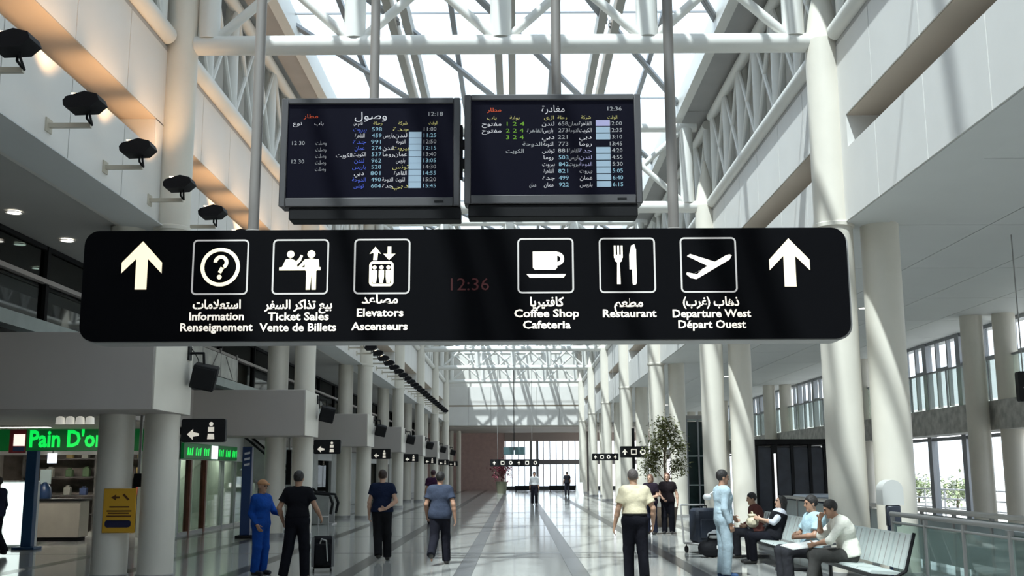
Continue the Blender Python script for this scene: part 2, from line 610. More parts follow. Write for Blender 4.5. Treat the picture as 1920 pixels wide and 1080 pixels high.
gb = thing('trim_gallery_rail', 'misty green glass guard along the right gallery edge', None, kind='structure')
MISTY = glassmat('misty_green_glass', (0.86, 0.90, 0.87), 0.05, haze=0.2, hazecol=(0.62, 0.67, 0.60))
gp = MB().box(XW - .512, XW - .5, .03, 1.44, 3.55, 4.72).mesh('glass_panel', False)
gq = MB().box(XW - .53, XW - .48, -.025, .025, 3.55, 4.74).mesh('guard_post', False)
for j in range(-12, 62):
    put('glass_panel', gp, MISTY, gb, (0, ROWS[0] + j * 1.475, 0))
    put('guard_post', gq, MULL, gb, (0, ROWS[0] + j * 1.475, 0))
put('handrail', MB().box(XW - .55, XW - .46, -12, Y_END, 4.72, 4.77), MULL, gb)

# outer column pairs by the windows
for k in range(1, 6):
    for q, xc in enumerate((12.35, 13.05)):
        t = thing('column', '%s slim grey column of the %s pair by the right window wall' % (('left', 'right')[q], ORD[k - 1]), 'column', (xc, ROWS[k] + BAY * .93 - .4 * q, 0), group='columns by the right windows')
        put('shaft', MB().lathe([(.29, .1), (.29, Z_SOF)], n=24), COLUMN, t)
        put('base_ring', MB().lathe([(.31, 0), (.31, .1)], n=24), GREYMETAL, t)

# unseen rear wall, added behind the camera to block sky light
wb = thing('wall_light_block', 'plain grey wall added behind the camera to block sky light', None, kind='structure')
for i in range(6):
    put('panel', MB().box(-16 + i * 5.1 + .01, -16 + (i + 1) * 5.1 - .01, -16.4, -16, 0, Z_ROOF + .4), mat('light_block_grey', (.36, .35, .34), .7, noise=.05), wb)

# outside
orl = thing('guard_rail', 'low steel guard rail on the forecourt outside the right windows', 'rail', (16.5, 20, -.05))
for z in (.35, .7, 1.05):
    put('bar', MB().tube((0, 0, z), (0, 60, z), .03, n=8), MULL, orl)
for i in range(31):
    put('post', MB().tube((0, i * 2.0, 0), (0, i * 2.0, 1.08), .035, n=8), MULL, orl)
og = put('ground_outside', MB().box(13.7, 120, -40, 180, -.4, -.05), mat('pale_concrete', (.55, .55, .53), .8, noise=.08, nscale=.3))
tag(og, 'pale sunlit concrete forecourt outside the right windows', None, kind='structure')

# ------------------------------------------------------------------ left aisle: beams, mezzanine, shop
for k, yc in enumerate(ROWS):
    if k == 0:
        continue
    t = thing('trim_%d' % k, 'warm grey boxed beam clasping the %s pair of left columns' % ORD[k - 1], None, kind='structure')
    t.location = (0, yc, 0)
    put('casing', MB().box(-9.3, -5.56, -1.5, .38, 2.68, 3.88, .015), BEAM, t)
    put('lit_end_panel', MB().box(-5.56, -5.54, -1.49, .37, 2.69, 3.87), COLUMN, t)  # hall-facing side of the beam, painted paler for the light falling on it

mz = thing('trim_mezzanine', 'mezzanine floor edge along the left aisle', None, kind='structure')
em = MB().box(-9.6, -8.5, .01, BAY / 2 - .01, 2.9, 3.88).mesh('edge_panel', False)
for j in range(-4, 15):
    put('edge_panel', em, BEAM, mz, (0, ROWS[0] + j * BAY / 2, 0))
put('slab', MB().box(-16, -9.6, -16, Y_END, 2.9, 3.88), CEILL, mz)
LEDGE = mat('pale_green_ledge', (0.36, 0.42, 0.41), .35, noise=.08)
put('ledge', MB().box(-8.95, -8.45, -16, Y_END, 4.18, 4.42), LEDGE, mz)
put('ledge_web', MB().box(-8.85, -8.75, -16, Y_END, 3.88, 4.18), DARK, mz)

mg = thing('window_1', 'dark glazed mezzanine front above the left aisle', None, kind='structure')
WST2 = BAY / 3
pm1 = MB().box(-8.71, -8.69, .06, WST2 - .06, 4.42, 5.12).mesh('pane', False)
pm2 = MB().box(-8.71, -8.69, .06, WST2 - .06, 5.26, 5.78).mesh('pane', False)
mm = MB().box(-8.78, -8.62, -.06, .06, 4.42, Z_SOF).mesh('mullion', False)
for j in range(-7, 22):
    y = 19.3 + (j - 3) * WST2
    put('mullion', mm, BLACKM, mg, (0, y, 0))
    put('pane', pm1, DKGLASS, mg, (0, y, 0))
    put('pane', pm2, DKGLASS, mg, (0, y, 0))
put('head_rail', MB().box(-8.76, -8.64, -2, Y_END, 5.78, 5.86), BLACKM, mg)
put('mid_rail', MB().box(-8.70, -8.58, -2, Y_END, 5.15, 5.23), mat('rail_grey_paint', (.42, .38, .36), .4), mg)

t = thing('display_board', 'pale display board standing on the mezzanine ledge beyond the nearest left columns', 'board', (-8.56, 27.0, 4.42))
put('board', MB().box(-.02, .02, 0, 5.6, .05, .70), mat('pale_board', (.62, .62, .58), .6, noise=.2, nscale=2.5), t)
for q in (.1, 1.9, 3.7, 5.5):
    put('strut', MB().bar((.0, q, 0), (.0, q, .86), .05, .05), GREYMETAL, t)
put('brace', MB().bar((.03, 2.6, .08), (.03, 3.3, .66), .03, .03).bar((.03, 4.2, .66), (.03, 5.0, .08), .03, .03), GREYMETAL, t)

wl = thing('wall_left_aisle', 'dark back wall of the mezzanine and shops behind the left columns', None, kind='structure')
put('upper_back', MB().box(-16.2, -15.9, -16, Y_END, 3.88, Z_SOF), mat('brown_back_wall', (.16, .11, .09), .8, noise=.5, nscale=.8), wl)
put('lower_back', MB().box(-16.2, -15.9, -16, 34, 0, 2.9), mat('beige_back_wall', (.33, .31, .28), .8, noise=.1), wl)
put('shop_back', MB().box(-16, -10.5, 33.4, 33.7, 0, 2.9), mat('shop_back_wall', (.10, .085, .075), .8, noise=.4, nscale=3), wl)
put('partition_upper', MB().box(-11.5, -11.35, 26, 40, 3.88, 5.2), mat('pale_partition', (.62, .63, .60), .6, noise=.12, nscale=2), wl)

# glazed shopfront facing the hall beyond the shop
sf = thing('window_2', 'glazed shopfront under the mezzanine with green fascia sign', None, kind='structure')
WOOD = mat('red_brown_post', (.16, .05, .03), .4, noise=.2, nscale=6)
SHOPIN = mat('pale_green_shop_interior', (.52, .56, .50), .8, noise=.2, nscale=1.2)
y = 29.9
for j in range(8):
    put('pane', MB().box(-9.41, -9.39, .04, 1.46, .1, 2.1), SHOPGLASS, sf, (0, y, 0))
    wood = j in (1, 2)
    put('post', MB().box(-9.48, -9.32, -.07 if wood else -.03, .07 if wood else .03, 0, 2.1), WOOD if wood else MULL, sf, (0, y - .45 if wood else y, 0))
    y += 1.5
put('head', MB().box(-9.5, -9.3, 29.7, 41.9, 2.1, 2.9), mat('pale_shop_head', (.58, .58, .55), .6), sf)
put('interior_back', MB().box(-10.45, -10.3, 29.85, 42, 0, 2.9), SHOPIN, sf)
put('plinth', MB().box(-9.46, -9.34, 29.7, 41.9, 0, .1), GREYMETAL, sf)
put('return_wall', MB().box(-9.5, -9.3, 29.2, 29.8, 0, 2.9), SHOPIN, sf)
wf = thing('window_3', 'grey shopfronts with dark openings farther down the left aisle', None, kind='structure')
for j in range(8):
    y = 42 + j * 6.1
    put('bay_wall', MB().box(-9.6, -9.3, 0, 2.4, 0, 2.9), mat('far_shop_wall', (.40, .41, .39), .7, noise=.1), wf, (0, y, 0))
    put('pane', MB().box(-9.46, -9.44, 2.4, 6.1, .1, 2.3), DKGLASS, wf, (0, y, 0))
    put('head', MB().box(-9.6, -9.3, 2.4, 6.1, 2.3, 2.9), CEIL, wf, (0, y, 0))
put('backing', MB().box(-12, -11.8, 42, Y_END, 0, 2.9), SHOPIN, wf)

GREEN = mat('green_neon_letters', (.02, .5, .06), .4, emit=1.0, ecol=(.0, .62, .07))
GREEND = mat('dark_green_sign_face', (.004, .075, .016), .4, emit=.25, ecol=(0, .12, .02))
SHOPW = mat('pale_shop_fascia', (.55, .54, .52), .6)
t = thing('shop_sign', 'long green neon shop sign with red end box over the left counter', 'sign', (-12.6, 28.9, 2.32))
put('board', MB().box(-2.2, 2.9, 0, .16, 0, .62, .01), GREEND, t)
put('fascia', MB().box(-2.2, 2.9, 0, .16, -.1, -.001), SHOPW, t)
mb = MB()
text_into(mb, "Pain D'or", .62, -.52, .12, -.012, 'LEFT', .02, 2.0)
g = put('lettering', flat_mesh(mb, 'lettering'), GREEN, t)
e = put('end_box', MB().box(-1.02, -.58, -.05, 0, -.05, .66), mat('dark_red_box', (.17, .012, .02), .4), t)
put('white_plate', MB().box(-.9, -.6, -.07, -.05, .14, .45), mat('lit_white_plate', (.8, .75, .7), .5, emit=.8, ecol=(1, .9, .8)), e)
put('blue_strip', MB().box(-.9, -.6, -.068, -.05, 0, .12), BLUEST, e)
t = thing('shop_sign', 'green fascia sign with white square above the glass doors', 'sign', (-9.29, 32.6, 2.12))
put('board', MB().box(0, .08, -2.8, 2.9, 0, .44, .01), GREEND, t)
mb = MB()
for i in range(7):
    yy = -2.5 + i * .8
    if i == 3:
        continue
    for q in range(3):
        poly_into(mb, [(yy + q * .2, .1), (yy + q * .2 + .12, .1), (yy + q * .2 + .16, .34 - .05 * (q % 2)), (yy + q * .2 + .03, .3)])
me = flat_mesh(mb, 'lettering')
for v in me.vertices:
    v.co = (.085, v.co.x, v.co.z)
put('lettering', me, GREEN, t)
put('white_square', MB().box(.08, .1, -.1, .55, .02, .42), mat('lit_white_square', (.8, .85, .85), .5, emit=.9), t)

t = thing('shop_counter', 'beige shop counter behind the nearest left columns', 'counter', (-12.25, 28.4, 0))
put('body', MB().box(-.75, .95, -.3, .3, .1, 1.02, .01), mat('beige_counter', (.36, .33, .28), .5, noise=.06), t)
put('top', MB().box(-.8, 1.0, -.35, .35, 1.02, 1.08, .01), BLACK, t)
put('plinth', MB().box(-.7, .9, -.25, .25, 0, .1), BLACKM, t)
t = thing('light_box', 'tall glowing white advertising box at the left edge', 'light box', (-11.86, 25.7, 0))
put('casing', MB().box(-.62, .40, 0, .35, 0, 1.56, .02), mat('light_box_frame', (.6, .62, .62), .4), t)
put('lit_face', MB().box(-.6, .38, -.02, 0, .08, 1.52), mat('lit_face', (.8, .85, .82), .5, emit=1.15, ecol=(.86, 1, .95)), t)
t = thing('blue_post', 'dark blue square post beside the glowing white box', 'post', (-11.36, 25.3, 0))
put('shaft', MB().box(-.11, .13, -.1, .1, .06, 2.25, .01), mat('deep_blue_paint', (.012, .06, .15), .4), t)
put('base_plate', MB().box(-.26, .26, -.22, .22, 0, .06, .01), mat('deep_blue_paint', (0, 0, 0)), t)
t = thing('hanging_screen', 'small white lit screen hanging over the shop counter', 'screen', (-12.45, 28.9, 2.0))
put('panel', MB().box(-.12, .12, -.04, 0, 0, .26), mat('white_screen', (.8, .85, .9), .4, emit=1.2), t)
put('stem', MB().tube((0, 0.01, .26), (0, .01, .34), .015), BLACK, t)
t = thing('display_stand', 'blue and white display tower on the shop counter', 'display', (-12.4, 28.45, 1.08))
put('base', MB().lathe([(.16, 0), (.18, .1), (.15, .3), (.05, .42)], n=16), mat('display_blue', (.02, .05, .13), .3), t)
put('card', MB().box(-.14, .14, -.02, .02, .38, .75), mat('display_card', (.45, .55, .55), .5), t)
# goods on the shop shelves
sh = thing('shop_shelves', 'dark shop shelving behind the beige counter', 'shelves', (-12.8, 33.0, 0))
for z in (.5, 1.05, 1.6, 2.15):
    put('shelf', MB().box(-2.2, 2.2, -.25, .25, z, z + .03), DARK, sh)
for x in (-2.2, 0, 2.2):
    put('upright', MB().box(x - .03, x + .03, -.2, .3, 0, 2.5), DARK, sh)
goods = [(.25, .03, .02), (.05, .09, .04), (.22, .16, .05), (.03, .05, .12), (.2, .2, .18)]
for i in range(24):
    g_ = i // 8
    x = -2.0 + (i % 8) * .55 + random.uniform(-.06, .06)
    if abs(x) < .12 or abs(x - 2.2) < .14:
        x += .2
    ci = random.randrange(5)
    hh = random.uniform(.2, .36)
    mb = MB().box(-.1, .1, -.08, .08, 0, hh, .012)
    mb.box(-.05, .05, -.05, .05, hh, hh + .05, .01)
    o = put('goods_pack', mb, mat('goods_%d' % ci, goods[ci], .5), None, (-12.8 + x, 33.0, 1.08 + .55 * g_))
    tag(o, '%s pack on the %s shop shelf behind the counter, %s from the left' % (('dark red', 'dark green', 'tan', 'dark blue', 'pale grey')[ci], ('lower', 'middle', 'upper')[g_], (['first'] + ORD[1:])[i % 8]), 'pack', 'packs on the shop shelves')
# row of cup lamps under the mezzanine
t = thing('cup_lamps', 'row of four white cup lamps under the mezzanine edge', 'lamp', (-8.9, 21.6, 2.9))
put('rail', MB().box(-.38, .38, -.03, .03, -.04, 0), WHITE, t)
cup = MB().lathe([(.03, -.04), (.08, -.07), (.09, -.2), (.075, -.2), (.06, -.1)], n=14).mesh('cup')
for i in range(4):
    put('cup', cup, mat('white_cup', (.8, .78, .7), .4, emit=.35), t, (-.3 + .2 * i, 0, 0))

# strip lamps inside the shop and behind the glazed shopfront
LAMPF = mat('strip_lamp_glow', (1, 1, 1), .4, emit=6.0, ecol=(1, .96, .86))
for lab, x, y, e_ in (('left strip lamp on the shop ceiling behind the counter', -13.4, 31.0, 45), ('right strip lamp on the shop ceiling behind the counter', -11.2, 31.0, 45),
                      ('strip lamp on the ceiling inside the glass doors', -9.87, 33.0, 40), ('strip lamp deeper inside the glazed shopfront', -9.87, 37.5, 40), ('strip lamp over the floor before the shop counter', -12.2, 26.5, 35)):
    t = thing('strip_lamp', lab, 'lamp', (x, y, 2.9), R(90) if x > -10 else 0, group='strip lamps in the shops')
    put('housing', MB().box(-.7, .7, -.1, .1, -.05, 0), WHITE, t)
    put('diffuser', MB().box(-.66, .66, -.08, .08, -.06, -.05), LAMPF, t)
    AL = bpy.data.lights.new('strip_glow', 'AREA')
    AL.shape = 'RECTANGLE'
    AL.size, AL.size_y, AL.energy, AL.color = 1.3, .15, e_, (1, .95, .85)
    ao = bpy.data.objects.new('strip_glow', AL)
    C.objects.link(ao)
    ao.parent = t
    ao.location = (0, 0, -.07)

# escalator rising left between the second and third pairs of left columns
t = thing('escalator', 'grey escalator with black handrail behind the second pair of left columns', 'escalator', (-6.3, 36.4, 0))
ESC = mat('escalator_grey', (.30, .30, .29), .4, noise=.1)
for yy in (0, 1.1):
    put('balustrade', MB().prism([(0, 0), (0, .95), (-.6, 1.0), (-2.95, 2.9), (-2.95, 1.9), (-.7, .05)], yy, yy + .08), ESC, t)
    put('handrail', MB().path([(.05, yy + .04, .35), (.12, yy + .04, .7), (0, yy + .04, .98), (-.6, yy + .04, 1.04), (-2.95, yy + .04, 2.94)], .045), BLACK, t)
for i in range(9):
    put('step', MB().box(-.7 - .26 * (i + 1), -.7 - .26 * i, .1, 1.08, .2 * i, .2 * (i + 1) + .02), GREYMETAL, t)
put('comb_plate', MB().box(-.7, .1, .1, 1.08, 0, .04), GREYMETAL, t)

# totem, boxes between columns, yellow notice
t = thing('totem', 'tall dark blue information totem beside the second pair of left columns', 'totem', (-7.25, 29.2, 0))
put('body', MB().box(-.16, .1, -.1, .1, .08, 2.42, .015), BLUEST, t)
put('foot', MB().box(-.26, .2, -.18, .18, 0, .08, .01), BLACKM, t)
mb = MB()
for z in (1.9, 2.05, 2.2):
    poly_into(mb, [(-.1, z), (.05, z + .03), (.05, z + .09), (-.1, z + .06)])
put('white_mark', flat_mesh(mb, 'white_mark'), mat('totem_white', (.6, .62, .66), .5), t, (0, -.103, 0))
t = thing('wall_box', 'black control box between the nearest pair of left columns', 'box', (-6.295, 18.0, 1.5))
put('box', MB().box(-.07, .07, -.06, .06, .0, .22, .01), BLACK, t)
put('conduit', MB().tube((0, 0, .22), (0, 0, 1.19), .025), GREYMETAL, t)
t = thing('wall_box', 'tall narrow black panel between the second pair of left columns', 'box', (-6.3, 29.85, 1.4))
put('box', MB().box(-.07, .07, -.06, .06, 0, .95, .01), BLACK, t)
put('conduit', MB().tube((0, 0, .95), (0, 0, 1.29), .025), GREYMETAL, t)

YEL = mat('yellow_notice', (.62, .33, .02), .5)
t = thing('notice_board', 'yellow notice board on the nearest left columns', 'notice', (-6.40, 17.48, .78))
put('board', MB().box(-.265, .265, 0, .02, 0, .70, .008), YEL, t)
mb = MB()
frame_into(mb, -.2, .16, .08, .2, .04, .006)
poly_into(mb, rrect(-.22, .2, .09, .2, .04))
put('blue_bar', flat_mesh(mb, 'blue_bar'), mat('navy_print', (.012, .012, .05), .5), t, (0, -.003, 0))
mb = MB()
for z, a, b in ((.40, -.16, .16), (.335, -.2, .2), (.30, -.18, .16), (.255, -.2, .2)):
    poly_into(mb, [(a, z), (b, z), (b, z + .022), (a, z + .022)])
poly_into(mb, [(-.14, .56), (-.06, .51), (-.06, .545), (.0, .545), (.0, .575), (-.06, .575), (-.06, .61)])
poly_into(mb, [(.04, .6), (.07, .62), (.16, .53), (.13, .51)])
put('print', flat_mesh(mb, 'print'), mat('brown_print', (.10, .035, .005), .5), t, (0, -.003, 0))

# ------------------------------------------------------------------ speakers and flag signs on the left columns
SIGNW = mat('lit_sign_white', (.7, .66, .58), .5, emit=.34, ecol=(1, .92, .78))
for k in range(1, 8):
    yc = ROWS[k]
    t = thing('loudspeaker', 'black loudspeaker on a bracket at the %s pair of left columns' % ORD[k - 1], 'loudspeaker', (-5.54, yc + .15, 3.1), group='loudspeakers on the left columns')
    put('cabinet', MB().box(-.2, .2, -.17, .17, -.2, .2, .02), BLACKM, t, (.28, 0, .22), (R(14), R(12), R(12)))
    put('grille', MB().box(-.17, .17, -.19, -.172, -.17, .17, .005), BLACK, t, (.28, 0, .22), (R(14), R(12), R(12)))
    put('bracket', MB().path([(0, 0, .62), (.25, 0, .62), (.27, 0, .38)], .022).box(-.0, .03, -.08, .08, .5, .74), BLACK, t)
    put('cable', MB().path([(.02, .05, .72), (.12, .1, .55), (.2, .08, .3)], .008, 6), BLACK, t)
    s = thing('flag_sign', 'black flag sign with white arrow and figure at the %s pair of left columns' % ORD[k - 1], 'sign', (-5.67, yc + .2, 2.42), group='flag signs on the left columns')
    put('panel', MB().prism(rrect(.06, .80, -.19, .20, .04), -.05, .05), BLACK, s)
    put('arm', MB().box(-.22, .08, -.02, .02, -.06, .06), BLACK, s)
    mb = MB()
    poly_into(mb, [(.16, -.06), (.26, .03), (.26, -.02), (.36, -.045), (.36, -.085), (.26, -.1), (.26, -.15)])
    put('arrow', flat_mesh(mb, 'arrow'), SIGNW, s, (0, -.053, 0))
    mb = MB()
    ring_into(mb, .56, .11, 0, .035)
    poly_into(mb, [(.51, -.02), (.61, -.02), (.61, .06), (.51, .06)])
    poly_into(mb, [(.5, -.14), (.62, -.14), (.61, -.05), (.51, -.05)])
    put('figure', flat_mesh(mb, 'figure'), SIGNW, s, (0, -.053, 0))

# ------------------------------------------------------------------ uplights along the left upper wall
SPOTB = mat('spot_black', (.010, .010, .012), .6, spec=.15)
BRKT = mat('beige_bracket', (.50, .46, .38), .5)
LENS = mat('warm_lamp_lens', (.9, .8, .6), .3, emit=4.0, ecol=(1, .78, .5))


def make_spot():
    r = thing('wall_spotlight', '', 'spotlight', (0, 0, 0))
    put('bracket', MB().box(0, .56, -.03, .03, -.03, .03).box(0, .02, -.09, .09, -.09, .09), BRKT, r, (0, .3, 0))
    put('yoke', MB().path([(.56, .28, .02), (.58, .1, .03), (.58, .1, .1)], .016).path([(.58, .28, 0), (.66, .0, .03), (.66, .0, .1)], .016), SPOTB, r)
    h = MB().prism([(-.2, -.07), (.1, -.10), (.22, -.02), (.2, .06), (.05, .12), (-.2, .08)], -.15, .15)
    h.prism([(-.24, -.02), (-.2, -.07), (-.2, .08), (-.24, .05)], -.13, .13)
    put('lamp_head', h, SPOTB, r, (.60, 0, .18), (0, R(-8), 0))
    put('lens', MB().box(-.16, -.04, -.1, .1, .095, .108), LENS, r, (.60, 0, .18), (0, R(4), 0))
    return r


sp0 = make_spot()
for i in range(39):
    o = sp0 if i == 0 else copy_tree(sp0)
    y = 9.07 + 1.925 * i
    o.location = (XL, y, 6.16)
    if i < 6:
        o['label'] = 'black wall spotlight on a beige arm, %s from the camera along the left upper wall' % ORD[i]
    else:
        o['label'] = 'small black wall spotlight in the distant dotted row on the left upper wall'
    o['group'] = 'spotlights along the left upper wall'
    if i > 15:
        continue
    L = bpy.data.lights.new('spot_glow', 'SPOT')
    L.energy = 95
    L.color = (1.0, .60, .30)
    L.spot_size = R(85)
    L.spot_blend = .8
    L.shadow_soft_size = .08
    lo_ = bpy.data.objects.new('spot_glow', L)
    C.objects.link(lo_)
    lo_.location = (XL + .56, y, 6.52)
    lo_.rotation_euler = Vector((-.42, .1, 1)).to_track_quat('-Z', 'Y').to_euler()

# ceiling downlights
DL = mat('downlight_glow', (1, 1, 1), .4, emit=5.0, ecol=(1, .97, .9))


def downlight(x, y, z, lab, power=0):
    t = thing('downlight', lab, 'downlight', (x, y, z), group='ceiling downlights')
    put('rim', MB().lathe([(.1, 0), (.13, -.015), (.13, 0)], n=18), WHITE, t)
    put('lens', MB().lathe([(.0, -.012), (.098, -.012), (.098, 0)], n=18), DL, t)


DLP = [(8.93, 27.2), (9.26, 47.1), (9.42, 67.4)]
downlight(-8.04, 16.6, Z_SOF, 'round downlight in the left soffit nearest the left picture edge')
downlight(-8.06, 18.7, Z_SOF, 'round downlight in the left soffit just left of the big sign')
for i, (px, py) in enumerate(((40, 451), (72, 500))):
    downlight((-9.05, -9.75)[i], (19.0, 21.3)[i], Z_SOF, ('upper', 'lower')[i] + ' downlight seen behind the dark mezzanine glass')
downlight(*DLP[0], Z_SOF, 'round downlight in the right ceiling just under the big sign')
downlight(*DLP[1], Z_SOF, 'round downlight in the right ceiling beside the second pair of columns')
downlight(*DLP[2], Z_SOF, 'round downlight in the right ceiling above the potted tree')

# ------------------------------------------------------------------ far lobby
lb = thing('wall_lobby', 'far lobby with a pinkish wall and bright windows', None, kind='structure')
YB = 106.0
put('ceiling_slab', MB().box(-12, 14, Y_END + .6, YB + .5, 5.5, 5.8), mat('lobby_ceiling', (.5, .46, .42), .7), lb)
put('pink_wall', MB().box(-9, -1.2, YB, YB + .3, 0, 5.5), mat('pink_brown_wall', (.52, .37, .34), .7, noise=.08), lb)
put('left_return', MB().box(-9.3, -9, Y_END, YB, 0, 5.5), CEIL, lb)
for x in (-6.9, -6.1, -5.4):
    put('pier', MB().lathe([(.22, 0), (.22, 5.5)], (x, YB - 6, 0), n=14), COLUMN, lb)
put('beam', MB().box(-1.2, 14, YB - .1, YB + .1, 2.45, 2.9), mat('lobby_beam', (.20, .19, .2), .6), lb)
put('sill', MB().box(-1.2, 14, YB - .2, YB + .2, 0, .35), mat('lobby_sill', (.04, .045, .05), .6), lb)
put('head', MB().box(-1.2, 14, YB - .1, YB + .1, 4.7, 5.5), mat('lobby_head', (.38, .32, .3), .6), lb)
for i in range(16):
    x = -1.1 + i * .62
    wide = i in (4, 5)
    put('mullion', MB().box(x - (.12 if wide else .035), x + (.12 if wide else .035), YB - .05, YB + .05, .35, 4.7), MULL, lb)
    put('pane', MB().box(x + .04, x + .58, YB - .01, YB + .01, .35, 2.45), WINGLASS, lb)
    put('pane', MB().box(x + .04, x + .58, YB - .01, YB + .01, 2.9, 4.7), WINGLASS, lb)
put('right_pier', MB().box(6.3, 7.0, YB - 4, YB - 3.4, 0, 5.5), mat('dark_pier', (.13, .12, .12), .6), lb)
for i, (x0, x1) in enumerate(((-.2, 2.0), (2.9, 5.6))):
    t = thing('barrier', 'low dark barrier in the far lobby, %s of two' % ('left', 'right')[i], 'barrier', ((x0 + x1) / 2, 98, 0), group='low barriers in the far lobby')
    put('panel', MB().box(-(x1 - x0) / 2, (x1 - x0) / 2, -.05, .05, .08, .5, .01), BLACK, t)
    for s in (-1, 1):
        put('foot', MB().box(s * (x1 - x0) / 2 * .9 - .05, s * (x1 - x0) / 2 * .9 + .05, -.2, .2, 0, .08), BLACK, t)

# ------------------------------------------------------------------ the big overhead sign
SGX, SGY = -.49, 10.0
AMBER = mat('backlit_warm_white', (.9, .78, .55), .5, emit=.80, ecol=(1.0, .86, .60))
WARMW = mat('backlit_white', (.9, .86, .76), .5, emit=.86, ecol=(1.0, .93, .80))
CAPT = mat('backlit_caption_white', (.8, .76, .68), .5, emit=.62, ecol=(1.0, .92, .80))
FRAMEW = mat('pictogram_frame_grey', (.5, .48, .46), .5, emit=.22, ecol=(1, .95, .92))
SIGNB = mat('sign_black_acrylic', (.004, .004, .005), .6, spec=.04)
sg = thing('overhead_sign', 'long black overhead direction sign with pictograms, hung on two poles', 'sign', (SGX, SGY, 2.95))
put('face', MB().prism(rrect(-3.65, 3.65, 0, 1.07, .14), 0, .04), SIGNB, sg)
put('casing', MB().prism(rrect(-3.66, 3.68, -.01, 1.06, .15), .04, .34), mat('sign_casing_grey', (.34, .33, .32), .45), sg)
SX, SZ = 196.9, 191.6


def sp(px, py):
    return (px - 871) / SX, (634 - (py + .0049 * (px - 871))) / SZ


def arrow_pts(cx, cy, w=38, h=45):
    pts = [(0, -h), (w, -h + 40), (w, -h + 60), (11, -h + 33), (11, h), (-11, h), (-11, -h + 33), (-w, -h + 60), (-w, -h + 40)]
    return [sp(cx + a, cy + b) for a, b in pts]


YF = -.004
mb = MB()
poly_into(mb, arrow_pts(263, 497))
put('arrow', flat_mesh(mb, 'arrow'), AMBER, sg, (0, YF, 0))
mb = MB()
poly_into(mb, arrow_pts(1481, 491))
put('arrow', flat_mesh(mb, 'arrow'), AMBER, sg, (0, YF, 0))
icons = [411, 562, 715.5, 1023, 1176.5, 1329]
caps = [[('استعلامات', 577, 90), ('Information', 598, 102), ('Renseignement', 618, 135)],
        [('بيع تذاكر السفر', 577, 127), ('Ticket Sales', 598, 114), ('Vente de Billets', 618, 143)],
        [('مصاعد', 567, 68), ('Elevators', 591, 87), ('Ascenseurs', 616, 105)],
        [('كافتيريا', 572, 63), ('Coffee Shop', 592, 121), ('Cafeteria', 613, 89)],
        [('مطعم', 573, 54), ('Restaurant', 592, 100)],
        [('ذهاب (غرب)', 571, 105), ('Departure West', 592, 146), ('Départ Ouest', 612, 126)]]
what = ['question mark in a circle', 'ticket clerk and traveller', 'lift with passengers', 'coffee cup', 'fork and knife', 'departing aeroplane']
capx = [408, 561, 713, 1024, 1178, 1331]
U = 1 / SX


def icon(mb, kind):
    # local units: pixels of the 106 px square, centre (0,0), z up
    k = U
    def poly(pts):
        poly_into(mb, [(x * k, z * k) for x, z in pts])
    def rect(x0, x1, z0, z1):
        poly([(x0, z0), (x1, z0), (x1, z1), (x0, z1)])
    def disc(x, z, r):
        ring_into(mb, x * k, z * k, 0, r * k, n=20)
    def stroke(a, b, w):
        a, b = Vector((*a, 0)), Vector((*b, 0))
        d = (b - a).normalized()
        n = Vector((-d.y, d.x, 0)) * w / 2
        poly([tuple((a - n).xy), tuple((b - n).xy), tuple((b + n).xy), tuple((a + n).xy)])
    if kind == 0:
        ring_into(mb, 0, 0, 30 * k, 37 * k, n=40)
        ring_into(mb, 1 * k, 9 * k, 7 * k, 14 * k, a0=-60, a1=180, n=20)
        stroke((4, -1), (-1, -11), 7)
        disc(-1, -19, 4.5)
    elif kind == 1:
        disc(-19, 24, 7)
        poly([(-35, -1), (-28, 14), (-19, 16), (-10, 12), (-5, -1)])
        rect(-40, 38, -7, -1)
        disc(20, 24, 7.5)
        poly([(8, 14), (20, 16), (34, 14), (36, -4), (30, -8), (30, -44), (22, -44), (21, -14), (19, -44), (11, -44), (11, -10), (8, -4)])
        stroke((10, 12), (-2, -2), 6)
        stroke((-10, 4), (-1, 14), 6)
        stroke((-2, 12), (2, 22), 5)
    elif kind == 2:
        frame_into(mb, -24 * k, 22 * k, -38 * k, 10 * k, 8 * k, 5 * k)
        for x in (-14, -1, 12):
            disc(x, -2, 4)
            poly([(x - 5, -7), (x + 5, -7), (x + 5, -20), (x + 3, -32), (x - 3, -32), (x - 5, -20)])
        poly([(-13, 38), (-2, 24), (-8, 26), (-9, 12), (-17, 12), (-16, 26), (-24, 24)])
        poly([(13, 12), (25, 24), (17, 24), (17, 38), (10, 38), (10, 24), (2, 24)])
    elif kind == 3:
        poly(rr([(-24, -8), (22, 27)]))
        ring_into(mb, 22 * k, 13 * k, 6 * k, 13 * k, a0=-90, a1=90, n=14)
        poly([(-36, -16), (38, -16), (34, -23), (-30, -23)])
    elif kind == 4:
        for x in (-23, -16.5, -10):
            rect(x - 1.8, x + 1.8, 14, 38)
        poly([(-25, 20), (-8, 20), (-10, 8), (-14, 5), (-13, -36), (-20, -36), (-19, 5), (-23, 8)])
        poly([(8, 38), (14, 40), (17, 30), (17, -34), (15, -37), (10, -37), (9, -34), (9, -8), (4, -8), (4, 20)])
    elif kind == 5:
        stroke((-38, -22), (42, 20), 0.1)
        poly([(-24, -27), (-18, -24), (40, 10), (44, 18), (40, 20), (33, 18), (-12, -8), (-22, -18), (-32, -16), (-41, -14), (-42, -18), (-34, -25)])
        poly([(-40, 17), (-34, 21), (12, 6), (2, -4)])


def rr(c):
    (x0, z0), (x1, z1) = c
    return [(x0 + 4, z0), (x1 - 4, z0), (x1, z0 + 4), (x1, z1), (x0, z1), (x0, z0 + 4)]


